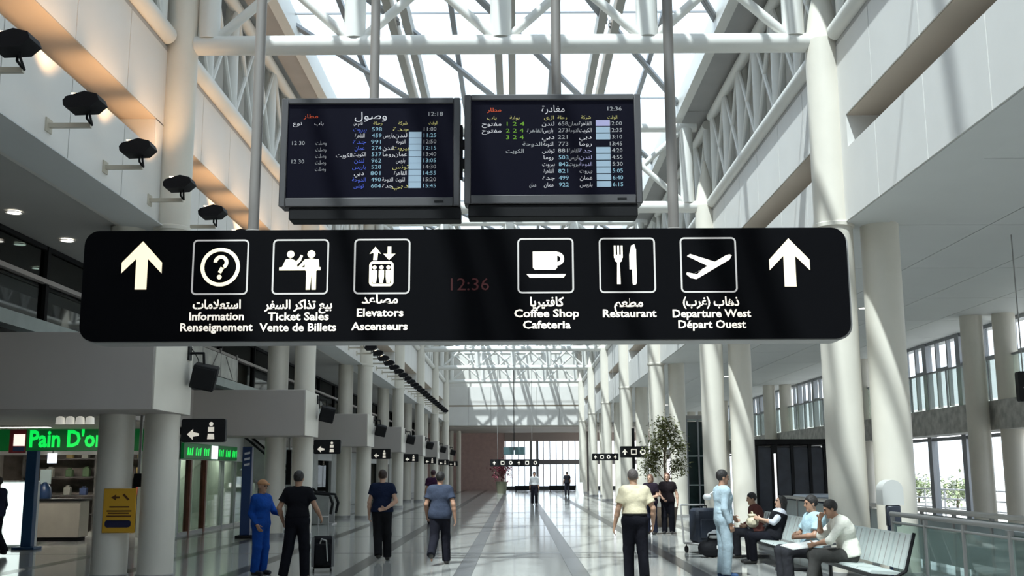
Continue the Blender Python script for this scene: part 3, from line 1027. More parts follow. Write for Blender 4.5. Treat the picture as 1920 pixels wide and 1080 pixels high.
for i, cx in enumerate(icons):
    mb = MB()
    x0, z1 = sp(cx - 53, 446.5 - .0049 * (cx - 871))
    x1, z0 = sp(cx + 53, 550 - .0049 * (cx - 871))
    z1 = (634 - 446.5) / SZ
    z0 = (634 - 549.5) / SZ
    frame_into(mb, x0, x1, z0, z1, .045, .016)
    fr = put('pictogram_frame', flat_mesh(mb, 'pictogram_frame'), FRAMEW, sg, (0, YF, 0))
    mb = MB()
    icon(mb, i)
    pc = put('pictogram', flat_mesh(mb, 'pictogram'), WARMW if i > 2 else mat('backlit_pale_yellow', (.9, .84, .62), .5, emit=.8, ecol=(1, .91, .66)), fr, ((x0 + x1) / 2, 0, (z0 + z1) / 2))
    pc['label'] = 'pale pictogram of a ' + what[i]
    mb = MB()
    for q, (txt, py, wpx) in enumerate(caps[i]):
        x, z = sp(capx[i], py)
        if q == 0:
            text_into(mb, arabic(txt), .118, x, z, 0, 'CENTER', .003, wpx / SX)
        else:
            text_into(mb, txt, .105, x, z, 0, 'CENTER', .0025, wpx / SX)
    put('caption', flat_mesh(mb, 'caption'), CAPT, sg, (0, YF, 0))
mb = MB()
x, z = sp(878, 543)
text_into(mb, '12:36', .17, x, z, 0, 'CENTER', 0.0, 72 / SX)
put('clock_digits', flat_mesh(mb, 'clock_digits'), mat('dim_red_led', (.03, .003, .003), .5, emit=.018, ecol=(1, .05, .05)), sg, (0, YF, 0))
for px in (462, 1271):
    x = (px - 871) / SX
    p = put('hanger_pole', MB().tube((x, .17, 1.06), (x, .17, 9.3), .052, n=14), POLE, sg)
    put('flange', MB().lathe([(.1, 1.06), (.1, 1.09), (.06, 1.11)], (x, .17, 0), n=14), POLE, p)

# ------------------------------------------------------------------ two flight screens
BEZ = mat('dark_grey_bezel', (.085, .08, .085), .45)
SCRN = mat('dark_screen', (.004, .004, .008), .4, spec=.06, emit=.004, ecol=(.3, .3, .8))
TX_ = {}
for n_, c_, s_ in (('white', (.8, .8, .85), .55), ('blue', (.10, .16, .75), .6), ('cyan', (.35, .6, .75), .5), ('yellow', (.7, .65, .25), .45),
                   ('red', (.75, .12, .05), .55), ('green', (.2, .45, .05), .5), ('pale', (.42, .58, .72), .5), ('violet', (.5, .5, .8), .5), ('grey', (.6, .62, .65), .35)):
    TX_[n_] = mat('screen_text_' + n_, tuple(c * .3 for c in c_), .5, emit=s_ * .72, ecol=c_, spec=.1)
CITY = ['بيروت', 'القاهرة', 'جدة', 'عمان', 'الكويت', 'لندن', 'باريس', 'دبي', 'الدوحة', 'تونس', 'روما']


def flight_screen(lab, x0, x1, z0, z1, left):
    w, h = x1 - x0, z1 - z0
    t = thing('flight_screen', lab, 'screen', ((x0 + x1) / 2, 10.25, z0), group='flight information screens')
    put('housing', MB().box(-w / 2, w / 2, .02, .2, 0, h, .02), BEZ, t)
    bz = MB()
    bz.box(-w / 2, -w / 2 + .065, -.02, .02, 0, h, .008).box(w / 2 - .065, w / 2, -.02, .02, 0, h, .008)
    bz.box(-w / 2 + .065, w / 2 - .065, -.02, .02, h - .06, h, .008).box(-w / 2 + .065, w / 2 - .065, -.02, .02, 0, .09, .008)
    put('bezel', bz, mat('grey_bezel', (.075, .072, .075), .4), t)
    pn = put('display', MB().box(-w / 2 + .06, w / 2 - .06, .005, .019, .085, h - .055), SCRN, t)
    put('lower_box', MB().box(-w / 2 + (.1 if left else .04), w / 2 + (.01 if left else -.05), .0, .22, -.13, -.001, .01), BLACKM, t)
    put('badge', MB().box(w / 2 - .25, w / 2 - .16, -.024, -.021, .035, .055), BLACK, t)
    # columns of writing, in fractions of the photographed screen
    def sx(f):
        return -w / 2 + f * w
    def sz(f):
        return h * (1 - f)
    cols = {}
    def tx(colour, body, fx, fz, wf, size=.058):
        m_ = cols.setdefault(colour, MB())
        text_into(m_, body, size, sx(fx), sz(fz), 0, 'CENTER', .0, wf * w)
    def block(colour, fx0, fx1, fz0, fz1):
        m_ = cols.setdefault(colour, MB())
        poly_into(m_, [(sx(fx0), sz(fz1)), (sx(fx1), sz(fz1)), (sx(fx1), sz(fz0)), (sx(fx0), sz(fz0))])
    rnd = random.Random(3 if left else 5)
    if left:
        tx('white', arabic('وصول'), .50, .195, .18, .11)
        tx('grey', '12:18', .86, .165, .08, .06)
        tx('red', arabic('مطار'), .165, .18, .08, .06)
        for f, b in ((.09, 'نوع'), (.21, 'باب'), (.43, 'قادم من'), (.54, 'رحلة'), (.68, 'شركة'), (.85, 'الوقت')):
            tx('yellow' if f > .5 else 'white', arabic(b), f, .245, .05, .05)
        for r in range(10):
            fz = .305 + r * .058
            tx('blue' if r % 3 != 1 else 'white', arabic(CITY[r]), .44, fz, .075 - .02 * (r % 2))
            tx('cyan', '%d%d%d' % (rnd.randint(2, 9), rnd.randint(0, 9), rnd.randint(0, 9)), .535, fz, .055)
            tx('white' if r % 3 else 'yellow', arabic(CITY[(r * 3 + 2) % 11]), .67, fz, .09 - .02 * (r % 3))
            if r in (1, 3, 4, 8, 9):
                tx('white', arabic(CITY[(r * 5 + 1) % 11]), .60, fz, .06)
            if r > 0:
                block('pale', .715, .785, fz - .05, fz + .004)
            tx('cyan' if r % 2 else 'grey', '%02d:%02d' % (11 + r // 2, (r * 25) % 60), .83, fz, .07)
        for f in (.43, .60):
            tx('grey', '12 30', .095, f, .07)
        for q, f in enumerate((.43, .49, .55, .61, .67)):
            tx('grey', arabic('وصلت'), .225, f, .06)
        tx('white', arabic(CITY[4]), .355, .545, .09)
    else:
        tx('white', arabic('مغادرة'), .505, .16, .13, .10)
        tx('grey', '12:36', .85, .15, .08, .06)
        tx('red', arabic('مطار'), .17, .155, .08, .06)
        for f, b in ((.155, 'باب'), (.285, 'بوابة'), (.48, 'الى'), (.555, 'رحلة'), (.69, 'شركة'), (.84, 'الوقت')):
            tx('yellow', arabic(b), f, .225, .055, .05)
        for r in range(10):
            fz = .285 + r * .062
            tx('white', arabic(CITY[(r + 5) % 11]), .475, fz, .07 - .015 * (r % 2))
            tx('cyan' if r > 4 else 'grey', '%d%d%d' % (rnd.randint(2, 9), rnd.randint(0, 9), rnd.randint(0, 9)), .56, fz, .055)
            tx('violet' if 3 < r < 7 else 'white', arabic(CITY[(r * 3 + 1) % 11]), .685, fz, .07)
            if r in (0, 1, 4, 5, 6):
                tx('grey', arabic(CITY[(r * 5 + 3) % 11]), .62, fz, .06)
            if r != 3:
                block('violet' if r == 0 else 'pale', .745, .825, fz - .048, fz + .006)
            tx('cyan' if r > 6 else 'grey', '%02d:%02d' % (12 + r // 2, (r * 35) % 60), .855, fz, .07)
        for q in range(2):
            tx('white', arabic('مفتوح'), .155, .285 + .062 * q, .11)
        for q in range(3):
            tx('green', '%d 2 4' % (q + 1), .285, .285 + .062 * q, .10)
        tx('grey', arabic('الكويت'), .285, .535, .10)
        tx('grey', arabic(CITY[1]), .40, .347, .09)
        tx('grey', arabic(CITY[8]), .385, .471, .11)
        tx('grey', arabic(CITY[3]), .385, .843, .04)
    for c_, m_ in cols.items():
        o_ = put('text_columns', flat_mesh(m_, 'text_columns'), TX_[c_], pn, (0, .002, 0))
        o_['kind'] = 'stuff'
    return t


fs1 = flight_screen('left flight screen with Arabic arrivals table, above the big sign', -2.345, -.555, 4.31, 5.43, True)
fs2 = flight_screen('right flight screen with Arabic departures table, above the big sign', -.51, 1.255, 4.33, 5.46, False)
for t, px in ((fs1, 703), (fs2, 1035)):
    X = (px - 960) / 2000 * 10.25 * 1.11
    p = put('hanger_pole', MB().tube((X - t.location.x, .3, .5), (X - t.location.x, .3, 4.9), .05, n=14), POLE, t)
    put('mount_plate', MB().box(X - t.location.x - .2, X - t.location.x + .2, .2, .27, .3, .9), BLACKM, p)
put('link_bracket', MB().box(.895, .92, .04, .12, .3, .85).box(.92, .938, .04, .14, .42, .5).box(.92, .938, .04, .14, .62, .7), BLACKM, fs1)

# ------------------------------------------------------------------ people
def surface_nets(D, org, h):
    nx, ny, nz = D.shape
    s = D < 0
    cnt = np.zeros((nx - 1, ny - 1, nz - 1), np.int8)
    for a in (0, 1):
        for b in (0, 1):
            for c in (0, 1):
                cnt += s[a:nx - 1 + a, b:ny - 1 + b, c:nz - 1 + c]
    act = (cnt > 0) & (cnt < 8)
    I, J, K = np.nonzero(act)
    idx = -np.ones(act.shape, np.int64)
    idx[I, J, K] = np.arange(len(I))
    pos = np.zeros((len(I), 3))
    num = np.zeros(len(I))
    cor = [(a, b, c) for a in (0, 1) for b in (0, 1) for c in (0, 1)]
    val = {q: D[I + q[0], J + q[1], K + q[2]] for q in cor}
    for p in cor:
        for ax in range(3):
            if p[ax]:
                continue
            q = tuple(p[i] + (1 if i == ax else 0) for i in range(3))
            d0, d1 = val[p], val[q]
            m = (d0 < 0) != (d1 < 0)
            t = np.where(m, d0 / np.where(m, d0 - d1, 1), 0)
            for i in range(3):
                pos[:, i] += np.where(m, p[i] + (t if i == ax else 0), 0)
            num += m
    pos /= num[:, None]
    pos = (pos + np.stack([I, J, K], 1)) * h + org
    faces = []
    for ax in range(3):
        u, v = (ax + 1) % 3, (ax + 2) % 3
        sl0 = [slice(None)] * 3
        sl1 = [slice(None)] * 3
        sl0[ax] = slice(0, -1)
        sl1[ax] = slice(1, None)
        a, b = s[tuple(sl0)], s[tuple(sl1)]
        for flip in (0, 1):
            m = (a & ~b) if not flip else (~a & b)
            E = np.stack(np.nonzero(m), 1)
            E = E[(E[:, u] > 0) & (E[:, v] > 0) & (E[:, u] < D.shape[u] - 1) & (E[:, v] < D.shape[v] - 1)]
            q = []
            for du, dv in ((-1, -1), (0, -1), (0, 0), (-1, 0)):
                F = E.copy()
                F[:, u] += du
                F[:, v] += dv
                q.append(idx[F[:, 0], F[:, 1], F[:, 2]])
            q = np.stack(q, 1)
            faces.append(q if not flip else q[:, ::-1])
    faces = np.concatenate(faces)
    return pos, faces[(faces >= 0).all(1)]


def blend_mesh(name, prims, h, cuts=()):
    """one smooth continuous surface from tapered capsules and ellipsoids"""
    lo = np.min([p['lo'] for p in prims], 0) - 3 * h
    hi = np.max([p['hi'] for p in prims], 0) + 3 * h
    n = np.ceil((hi - lo) / h).astype(int) + 1
    D = np.full(n, 0.3, np.float32)
    for p in prims:
        k = p['k']
        a = np.maximum(np.floor((p['lo'] - k - 2 * h - lo) / h).astype(int), 0)
        b = np.minimum(np.ceil((p['hi'] + k + 2 * h - lo) / h).astype(int) + 1, n)
        X = [lo[i] + np.arange(a[i], b[i]) * h for i in range(3)]
        G = np.stack(np.meshgrid(*X, indexing='ij'), -1)
        d = p['f'](G)
        R_ = D[a[0]:b[0], a[1]:b[1], a[2]:b[2]]
        if p.get('sub'):
            R_[...] = np.maximum(R_, -d)
            continue
        e = np.clip(0.5 + 0.5 * (R_ - d) / k, 0, 1)
        R_[...] = R_ * (1 - e) + d * e - k * e * (1 - e)
    if cuts:
        X = [lo[i] + np.arange(n[i]) * h for i in range(3)]
        G = np.stack(np.meshgrid(*X, indexing='ij'), -1)
        for c, nr in cuts:
            nr = np.array(nr, float)
            nr /= np.linalg.norm(nr)
            D = np.maximum(D, (G - np.array(c)) @ nr)
    v, f = surface_nets(D, lo, h)
    me = bpy.data.meshes.new(name)
    me.from_pydata(v.tolist(), [], f.tolist())
    me.shade_smooth()
    return me


def cap(a, b, ra, rb, k=.03, cut=False):
    a, b = np.array(a, float), np.array(b, float)
    d = b - a
    L = max(np.linalg.norm(d), 1e-6)
    u = d / L

    def f(G):
        q = G - a
        t = np.clip((q @ u) / L, 0, 1)
        r = np.linalg.norm(q - t[..., None] * d, axis=-1) - (ra + (rb - ra) * t)
        if cut:
            r = np.maximum(r, (G - b) @ u)
        return r
    rm = np.array([max(ra, rb)] * 3)
    return dict(f=f, lo=np.minimum(a, b) - rm, hi=np.maximum(a, b) + rm, k=k)


def ell(c, ax, rad, k=.03, sub=False):
    c = np.array(c, float)
    M = np.array(ax, float)
    rad = np.array(rad, float)

    def f(G):
        q = (G - c) @ M.T / rad
        n = np.linalg.norm(q, axis=-1)
        return (n - 1) * rad.min() * np.where(n > 0, 1, 1)
    rm = np.array([rad.max()] * 3)
    return dict(f=f, lo=c - rm, hi=c + rm, k=k, sub=sub)


def V(*a):
    return np.array(a, float)


def unit(v):
    v = np.array(v, float)
    return v / max(np.linalg.norm(v), 1e-9)


STAND = dict(pel=(0, 0, .95), waist=(0, 0, 1.08), chest=(0, .01, 1.29), neck=(0, -.015, 1.47), head=(0, .01, 1.625),
             shL=(-.175, -.01, 1.405), elL=(-.235, -.03, 1.12), wrL=(-.245, .05, .88),
             shR=(.175, -.01, 1.405), elR=(.235, -.03, 1.12), wrR=(.245, .05, .88),
             hipL=(-.09, 0, .92), knL=(-.105, .02, .50), anL=(-.11, -.02, .09),
             hipR=(.09, 0, .92), knR=(.105, .02, .50), anR=(.11, -.02, .09),
             face=(0, 1, 0), toeL=(-.04, 1, 0), toeR=(.04, 1, 0))
SIT = dict(STAND, pel=(0, .02, .53), waist=(0, -.02, .66), chest=(0, -.05, .88), neck=(0, -.06, 1.06), head=(0, -.02, 1.215),
           shL=(-.175, -.06, .995), elL=(-.225, .03, .74), wrL=(-.12, .24, .66),
           shR=(.175, -.06, .995), elR=(.225, .03, .74), wrR=(.12, .24, .66),
           hipL=(-.09, .04, .52), knL=(-.12, .46, .52), anL=(-.12, .44, .09),
           hipR=(.09, .04, .52), knR=(.12, .46, .52), anR=(.12, .44, .09))
SKINS = {'light': (.50, .30, .21), 'tan': (.38, .21, .135), 'olive': (.42, .25, .165)}


def person(label, loc, rz, base=STAND, height=1.75, skin='tan', hair=(.012, .009, .008), hair_long=0.0, shirt=(.5, .5, .5), sleeve=.55, hem=-.02,
           trousers=(.02, .02, .025), overall=False, shoes=(.02, .018, .016), cap_hat=None, fat=1.0, grip=.5, vx=.0095, group='people in the hall', vest=None, **pose):
    J = {k: V(*v) for k, v in dict(base, **pose).items()}
    root = thing('person', label, 'person', loc, rz, group)
    s = height / 1.75
    root.scale = (s, s, s)
    lat = unit(J['shR'] - J['shL'])
    hl = unit(J['hipR'] - J['hipL'])
    sp_ = unit(J['chest'] - J['pel'])
    up2 = unit(J['neck'] - J['chest'])
    fwd = unit(np.cross(up2, lat))
    # head frame
    hf = unit(J['face'])
    hu = unit(unit(J['head'] - J['neck']) * .6 + V(0, 0, .4))
    hf = unit(hf - hu * (hf @ hu) * .75)
    hr = unit(np.cross(hf, hu))
    hu = np.cross(hr, hf)
    H = [hr, hf, hu]
    hc = J['head']

    def hp(x, y, z):
        return hc + hr * x + hf * y + hu * z

    def torso(g=0.0, k=.06):
        P = [cap(J['pel'] - hl * .075, J['pel'] + hl * .075, .118 * fat + g, .118 * fat + g, k),
             cap(J['waist'] - lat * .055, J['waist'] + lat * .055, .112 * fat + g, .112 * fat + g, k),
             cap(J['chest'] - lat * .085, J['chest'] + lat * .085, .115 * fat + g, .115 * fat + g, k),
             cap(J['pel'], J['chest'], .11 * fat + g, .12 * fat + g, k),
             cap(J['chest'] + up2 * .09 - lat * .11, J['chest'] + up2 * .09 + lat * .11, .085 + g, .085 + g, k),
             cap(J['shL'] + lat * .015, J['shR'] - lat * .015, .066 + g, .066 + g, k)]
        return P
    P = torso()
    P += [cap(J['neck'] - up2 * .03, hc - hu * .05, .058, .052, .03)]
    P += [ell(hp(0, -.005, .025), H, (.075, .094, .1), .02), ell(hp(0, .028, -.05), H, (.055, .062, .066), .03),
          cap(hp(0, .088, .018), hp(0, .105, -.022), .009, .015, .012), ell(hp(0, .072, -.098), H, (.024, .022, .018), .02),
          ell(hp(-.077, -.006, -.005), H, (.01, .02, .032), .008), ell(hp(.077, -.006, -.005), H, (.01, .02, .032), .008),
          ell(hp(-.03, .084, .035), H, (.022, .012, .008), .01), ell(hp(.03, .084, .035), H, (.022, .012, .008), .01)]
    for sd in 'LR':
        sg_ = -1 if sd == 'L' else 1
        sh, el_, wr = J['sh' + sd], J['el' + sd], J['wr' + sd]
        P += [cap(sh, el_, .052 * fat, .040, .04), cap(el_, el_ * .65 + wr * .35, .040, .041, .02), cap(el_ * .65 + wr * .35, wr, .041, .027, .02)]
        # hand: palm, four unequal fingers, thumb
        hd = unit(J.get('hd' + sd, wr - el_))
        pn = J.get('pn' + sd)
        pn = unit(pn) if pn is not None else unit(-lat * sg_ + 0.001)
        pn = unit(pn - hd * (pn @ hd))
        sidev = np.cross(hd, pn)
        thumb = unit(J.get('th' + sd, fwd))
        if sidev @ thumb < 0:
            sidev = -sidev
        pc = wr + hd * .045
        for o_ in (-.026, -.009, .009, .026):
            P.append(cap(wr + hd * .012 + sidev * o_ * .6, wr + hd * .088 + sidev * o_, .0145, .0125, .012))
        for o_, ln, rr_ in ((.029, .070, .0088), (.0095, .078, .0092), (-.0105, .073, .009), (-.0295, .058, .0082)):
            a_ = wr + hd * .086 + sidev * o_
            c1 = grip * .9
            d1 = unit(hd * math.cos(c1) + pn * math.sin(c1))
            d2 = unit(hd * math.cos(2.1 * c1) + pn * math.sin(2.1 * c1))
            m_ = a_ + d1 * ln * .55
            P += [cap(a_, m_, rr_ + .001, rr_, .005), cap(m_, m_ + d2 * ln * .5, rr_, rr_ - .0014, .005)]
        tb = wr + hd * .03 + sidev * .026
        t1 = tb + unit(sidev * .75 + hd * .6 + pn * .25) * .04
        P += [cap(tb, t1, .0125, .0105, .01), cap(t1, t1 + unit(hd * .85 + pn * .45 + sidev * .15) * .034, .0105, .0085, .005)]
    for sd in 'LR':
        hi_, kn, an = J['hip' + sd], J['kn' + sd], J['an' + sd]
        toe = unit(J['toe' + sd])
        mid = kn * .68 + an * .32
        P += [cap(hi_, kn, .088 * fat, .056, .05), cap(kn, mid, .055, .055, .03), cap(mid, an, .055, .037, .03)]
        dn = J.get('sole' + sd, V(0, 0, -1))
        heel = an + dn * .05 - toe * .03
        P += [cap(heel + toe * .02 - dn * .01, an + dn * .05 + toe * .14, .022, .02, .02), cap(an, an + dn * .04 + toe * .05, .030, .024, .02)]
    SK = mat('skin_' + skin, SKINS[skin], .5, noise=.06, nscale=6)
    put('body', blend_mesh('body', P, vx), SK, root)

    cl = lambda n_, c_: mat('cloth_%s_%02x%02x%02x' % (n_, *[int(min(1, q) * 255) for q in c_]), c_, .9, noise=.12, nscale=9, bump=.5, bscale=16, spec=.12)
    hx = max(.0125, vx)
    # trousers
    T = [cap(J['pel'] - hl * .075, J['pel'] + hl * .075, .13 * fat, .13 * fat, .05), cap(J['pel'], J['waist'], .125 * fat, .122 * fat, .05)]
    for sd in 'LR':
        hi_, kn, an = J['hip' + sd], J['kn' + sd], J['an' + sd]
        dn_ = an + unit(an - kn) * .03
        T += [cap(hi_, kn, .108 * fat, .088, .04), cap(kn, dn_, .088, .08, .03, cut=True)]
    if overall:
        T = torso(.018) + T[2:]
        for sd in 'LR':
            T += [cap(J['sh' + sd], J['el' + sd], .066, .057, .03), cap(J['el' + sd], J['wr' + sd] - unit(J['wr' + sd] - J['el' + sd]) * .01, .057, .046, .02, cut=True)]
        T += [cap(J['chest'] + up2 * .11, J['neck'] + up2 * .005, .09, .07, .03, cut=True)]
        put('overalls', blend_mesh('overalls', T, hx), cl('o', shirt), root)
        put('belt', blend_mesh('belt', [cap(J['waist'] - lat * .055 - sp_ * .03, J['waist'] + lat * .055 - sp_ * .03, .139 * fat, .139 * fat, .03)], hx,
                               cuts=[(J['waist'] - sp_ * .008, sp_), (J['waist'] - sp_ * .05, -sp_)]), cl('b', tuple(c * .75 for c in shirt)), root)
    else:
        put('trousers', blend_mesh('trousers', T, hx, cuts=[(J['waist'] - sp_ * .02, sp_)] if base is STAND else ()), cl('t', trousers), root)
        Sh = torso(.024 if hem < 0 else .02)
        if hem < 0:
            Sh += [cap(J['pel'] - hl * .07, J['pel'] + hl * .07, .131 * fat, .131 * fat, .06), cap(J['pel'], J['pel'] - sp_ * .1, .128 * fat, .128 * fat, .05)]
        for sd in 'LR':
            a_, b_ = J['sh' + sd], J['el' + sd]
            if sleeve <= 1:
                e_ = a_ + (b_ - a_) * sleeve
                Sh += [cap(a_, e_, .070, .080, .03, cut=True)]
            else:
                w_ = b_ + (J['wr' + sd] - b_) * (sleeve - 1)
                Sh += [cap(a_, b_, .066, .056, .03), cap(b_, w_, .056, .045, .02, cut=True)]
        Sh += [cap(J['chest'] + up2 * .11, J['neck'] + up2 * .025, .092, .070, .03, cut=True)]
        put('shirt', blend_mesh('shirt', Sh, hx, cuts=[(J['pel'] + sp_ * hem, -sp_)]), cl('s', shirt), root)
        if vest:
            put('vest', blend_mesh('vest', torso(.033) + [cap(J['pel'] - hl * .07, J['pel'] + hl * .07, .14, .14, .05)], hx, cuts=[(J['pel'] + sp_ * (hem - .01), -sp_), (J['neck'] - up2 * .05, up2)]), cl('v', vest), root)
        if hem >= 0:
            put('belt', blend_mesh('belt', [cap(J['waist'] - lat * .055 - sp_ * .04, J['waist'] + lat * .055 - sp_ * .04, .133 * fat, .133 * fat, .03)], hx,
                                   cuts=[(J['waist'] - sp_ * .02, sp_), (J['waist'] - sp_ * .06, -sp_)]), BLACK, root)
    for sd in 'LR':
        an = J['an' + sd]
        toe = unit(J['toe' + sd])
        dn = J.get('sole' + sd, V(0, 0, -1))
        Q = [cap(an + dn * .045 - toe * .035, an + dn * .05 + toe * .165, .043, .041, .03), cap(an - dn * .0, an + dn * .04 + toe * .05, .045, .042, .03)]
        put('shoe', blend_mesh('shoe', Q, hx * .85, cuts=[(an + dn * .09, dn)]), mat('shoe_%02x%02x%02x' % tuple(int(c * 255) for c in shoes), shoes, .5), root)
    HM = mat('hair_%02x%02x%02x' % tuple(int(c * 255) for c in hair), hair, .6, bump=.6, bscale=60)
    if cap_hat is None or hair_long:
        Q = [ell(hp(0, -.012, .035), H, (.086, .103, .102), .02)]
        if hair_long:
            Q += [cap(hp(0, -.06, .0), hp(0, -.085, -hair_long), .07, .05, .04), cap(hp(-.06, -.03, 0), hp(-.07, -.03, -hair_long * .8), .035, .03, .03), cap(hp(.06, -.03, 0), hp(.07, -.03, -hair_long * .8), .035, .03, .03)]
        ct = [(hp(0, .058, .045), hf * .80 - hu * .60)] if not hair_long else [(hp(0, .045, .03), hf * .95 - hu * .3)]
        if not hair_long:
            ct.append((hp(0, -.05, -.075), -hu + hf * .35))
        put('hair', blend_mesh('hair', Q, .010, cuts=ct), HM, root)
    if cap_hat:
        Q = [ell(hp(0, -.005, .045), H, (.09, .108, .095), .02), cap(hp(-.03, .1, .05), hp(.03, .1, .05), .03, .03, .02), cap(hp(0, .1, .05), hp(0, .15, .04), .03, .03, .02)]
        hat = put('cap', blend_mesh('cap', Q, .010, cuts=[(hp(0, 0, .04), -hu)]), mat('cap_%02x' % int(cap_hat[0] * 255), cap_hat, .8), root)
    mb = MB()
    for x in (-.03, .03):
        mb.ball(hp(x, .083, .018), (.013, .013, .009), 6, 8)
    put('eyes', mb, mat('eye_dark', (.03, .02, .015), .2), root)
    put('mouth', MB().ball(hp(0, .083, -.06), (.024, .01, .006), 6, 10), mat('lips', (.30, .11, .09), .5), root)
    return root


G_ = 'people in the hall'
person('man in royal blue overalls and tan cap, facing right with arm out', (-4.42, 18.8, 0), R(-118), height=1.60, shirt=(.008, .055, .27), overall=True,
       cap_hat=(.38, .19, .09), hair=(.3, .25, .2), shoes=(.01, .012, .02), skin='tan', elL=(-.22, .12, 1.16), wrL=(-.12, .36, 1.12), elR=(.2, -.08, 1.13), wrR=(.2, .08, .92),
       thL=(0, 0, 1), pnL=(1, 0, 0), face=(0, 1, -.05))
person('man in black shirt and trousers seen from behind, beside the blue overalls', (-3.62, 17.95, 0), R(-4), height=1.75, shirt=(.008, .008, .011), trousers=(.008, .008, .012), hem=.05, sleeve=.62,
       elL=(-.30, -.05, 1.15), wrL=(-.27, .10, .93), elR=(.30, -.02, 1.17), wrR=(.34, .17, 1.0), knL=(-.14, .0, .5), anL=(-.2, -.05, .09), knR=(.12, .04, .5), anR=(.14, .02, .09), skin='tan')
person('man in navy T-shirt walking away with one hand behind his back', (-2.7, 21.76, 0), R(2), height=1.77, shirt=(.010, .016, .04), trousers=(.012, .012, .014), sleeve=.5, hem=-.02,
       elR=(.28, -.09, 1.14), wrR=(.09, -.19, 1.0), thR=(0, 0, 1), pnR=(0, -1, 0), hdR=(-1, 0, -.15), elL=(-.25, -.03, 1.12), wrL=(-.26, .06, .88), knL=(-.08, .03, .5), anL=(-.05, -.12, .13), soleL=V(0, .35, -1), knR=(.1, .05, .5), anR=(.11, .06, .09), hair=(.03, .014, .009), skin='light')
person('man in slate blue shirt and dark trousers striding away from the camera', (-1.47, 20.75, 0), R(-3), height=1.73, shirt=(.045, .055, .085), trousers=(.012, .012, .018), sleeve=.62, hem=-.09, fat=1.06,
       knL=(-.10, -.03, .51), anL=(-.12, -.34, .22), soleL=V(0, .62, -.78), toeL=(-.05, .75, -.62), knR=(.10, .12, .5), anR=(.11, .16, .09), elL=(-.26, -.05, 1.13), wrL=(-.27, .12, .92), elR=(.27, -.1, 1.13), wrR=(.30, -.06, .87), skin='tan')
person('man in cream short-sleeved shirt and black trousers walking away', (1.87, 17.35, 0), R(4), height=1.76, shirt=(.70, .62, .44), trousers=(.010, .010, .013), hem=.10, sleeve=.68, fat=1.08,
       elL=(-.27, -.04, 1.12), wrL=(-.32, .02, .87), elR=(.29, -.05, 1.13), wrR=(.30, .05, .89), hair=(.09, .075, .07), knL=(-.10, .05, .5), anL=(-.09, .10, .09), knR=(.11, -.02, .5), anR=(.11, -.14, .12), soleR=V(0, .35, -1), skin='olive', head=(-.01, .03, 1.62))
person('woman in black top holding a bag, left of two behind the cream shirt', (3.72, 30.3, 0), R(150), height=1.64, shirt=(.018, .012, .02), trousers=(.014, .016, .03), sleeve=.6, hem=-.05, hair=(.16, .08, .05), hair_long=.1, skin='light',
       elR=(.23, .04, 1.12), wrR=(.06, .24, 1.12), elL=(-.23, .04, 1.12), wrL=(-.02, .24, 1.05), thR=(0, 0, 1), thL=(0, 0, 1))
person('woman in black T-shirt, right of two behind the cream shirt', (4.22, 30.5, 0), R(165), height=1.68, shirt=(.014, .010, .012), trousers=(.008, .008, .012), sleeve=.5, hem=-.03, hair=(.13, .05, .03), hair_long=.06, skin='light',
       elL=(-.27, -.02, 1.13), wrL=(-.29, .05, .9), elR=(.23, .04, 1.12), wrR=(.1, .22, 1.0))
person('man in pale blue overalls standing in profile by the seats', (3.40, 18.0, 0), R(-82), height=1.74, shirt=(.40, .50, .56), overall=True, shoes=(.03, .07, .16), skin='tan',
       elR=(.22, -.05, 1.12), wrR=(.22, .04, .88), elL=(-.22, .02, 1.13), wrL=(-.15, .2, .98))
person('woman in black with pale sleeves leaning back on the far bench', (4.86, 20.75, 0.0), R(90), SIT, height=1.68, shirt=(.50, .51, .56), vest=(.010, .010, .013), trousers=(.010, .010, .013), sleeve=1.35, hair=(.014, .009, .008), hair_long=.14, skin='light',
       chest=(0, -.10, .86), neck=(0, -.16, 1.02), head=(0, -.17, 1.18), face=(0, .8, .55), shL=(-.17, -.13, .96), shR=(.17, -.13, .96), elL=(-.22, .04, .80), wrL=(-.08, .26, .86), elR=(.22, .04, .78), wrR=(.1, .27, .84), thL=(0, 0, 1), thR=(0, 0, 1))
person('person in brown jacket sitting at the far end of the far bench', (4.84, 22.1, 0.0), R(90), SIT, height=1.70, shirt=(.10, .035, .03), trousers=(.02, .02, .025), sleeve=1.95, skin='olive', hair=(.012, .01, .01),
       chest=(0, .0, .88), neck=(0, .03, 1.06), head=(0, .08, 1.2), shL=(-.175, .02, .99), shR=(.175, .02, .99))
person('seated man in light blue shirt with arms folded on his lap', (4.50, 16.75, 0.0), R(100), SIT, height=1.76, shirt=(.38, .52, .58), trousers=(.03, .03, .035), sleeve=.75, skin='tan', hair=(.012, .01, .01), fat=1.05,
       face=(.05, 1, -.05), elL=(-.25, .06, .76), wrL=(-.04, .27, .72), elR=(.25, .06, .76), wrR=(.06, .25, .74), thL=(0, 0, 1), thR=(0, 0, 1), hdL=(1, .2, 0), hdR=(-1, .2, 0))
person('seated man in white shirt and grey trousers resting his chin on his hand', (4.78, 15.75, 0.0), R(88), SIT, height=1.76, shirt=(.74, .72, .64), trousers=(.06, .058, .055), sleeve=1.25, skin='tan', hair=(.014, .01, .008),
       waist=(0, .02, .66), chest=(0, .08, .87), neck=(0, .17, 1.04), head=(0, .25, 1.17), shL=(-.175, .13, .99), shR=(.175, .13, .99), face=(0, .9, -.45),
       elR=(.21, .36, .78), wrR=(.06, .40, 1.02), hdR=(-.5, -.25, .8), elL=(-.2, .33, .74), wrL=(-.05, .5, .68), thL=(0, 0, 1), knL=(-.14, .52, .53), anL=(-.14, .62, .09), knR=(.12, .5, .53), anR=(.12, .45, .09))
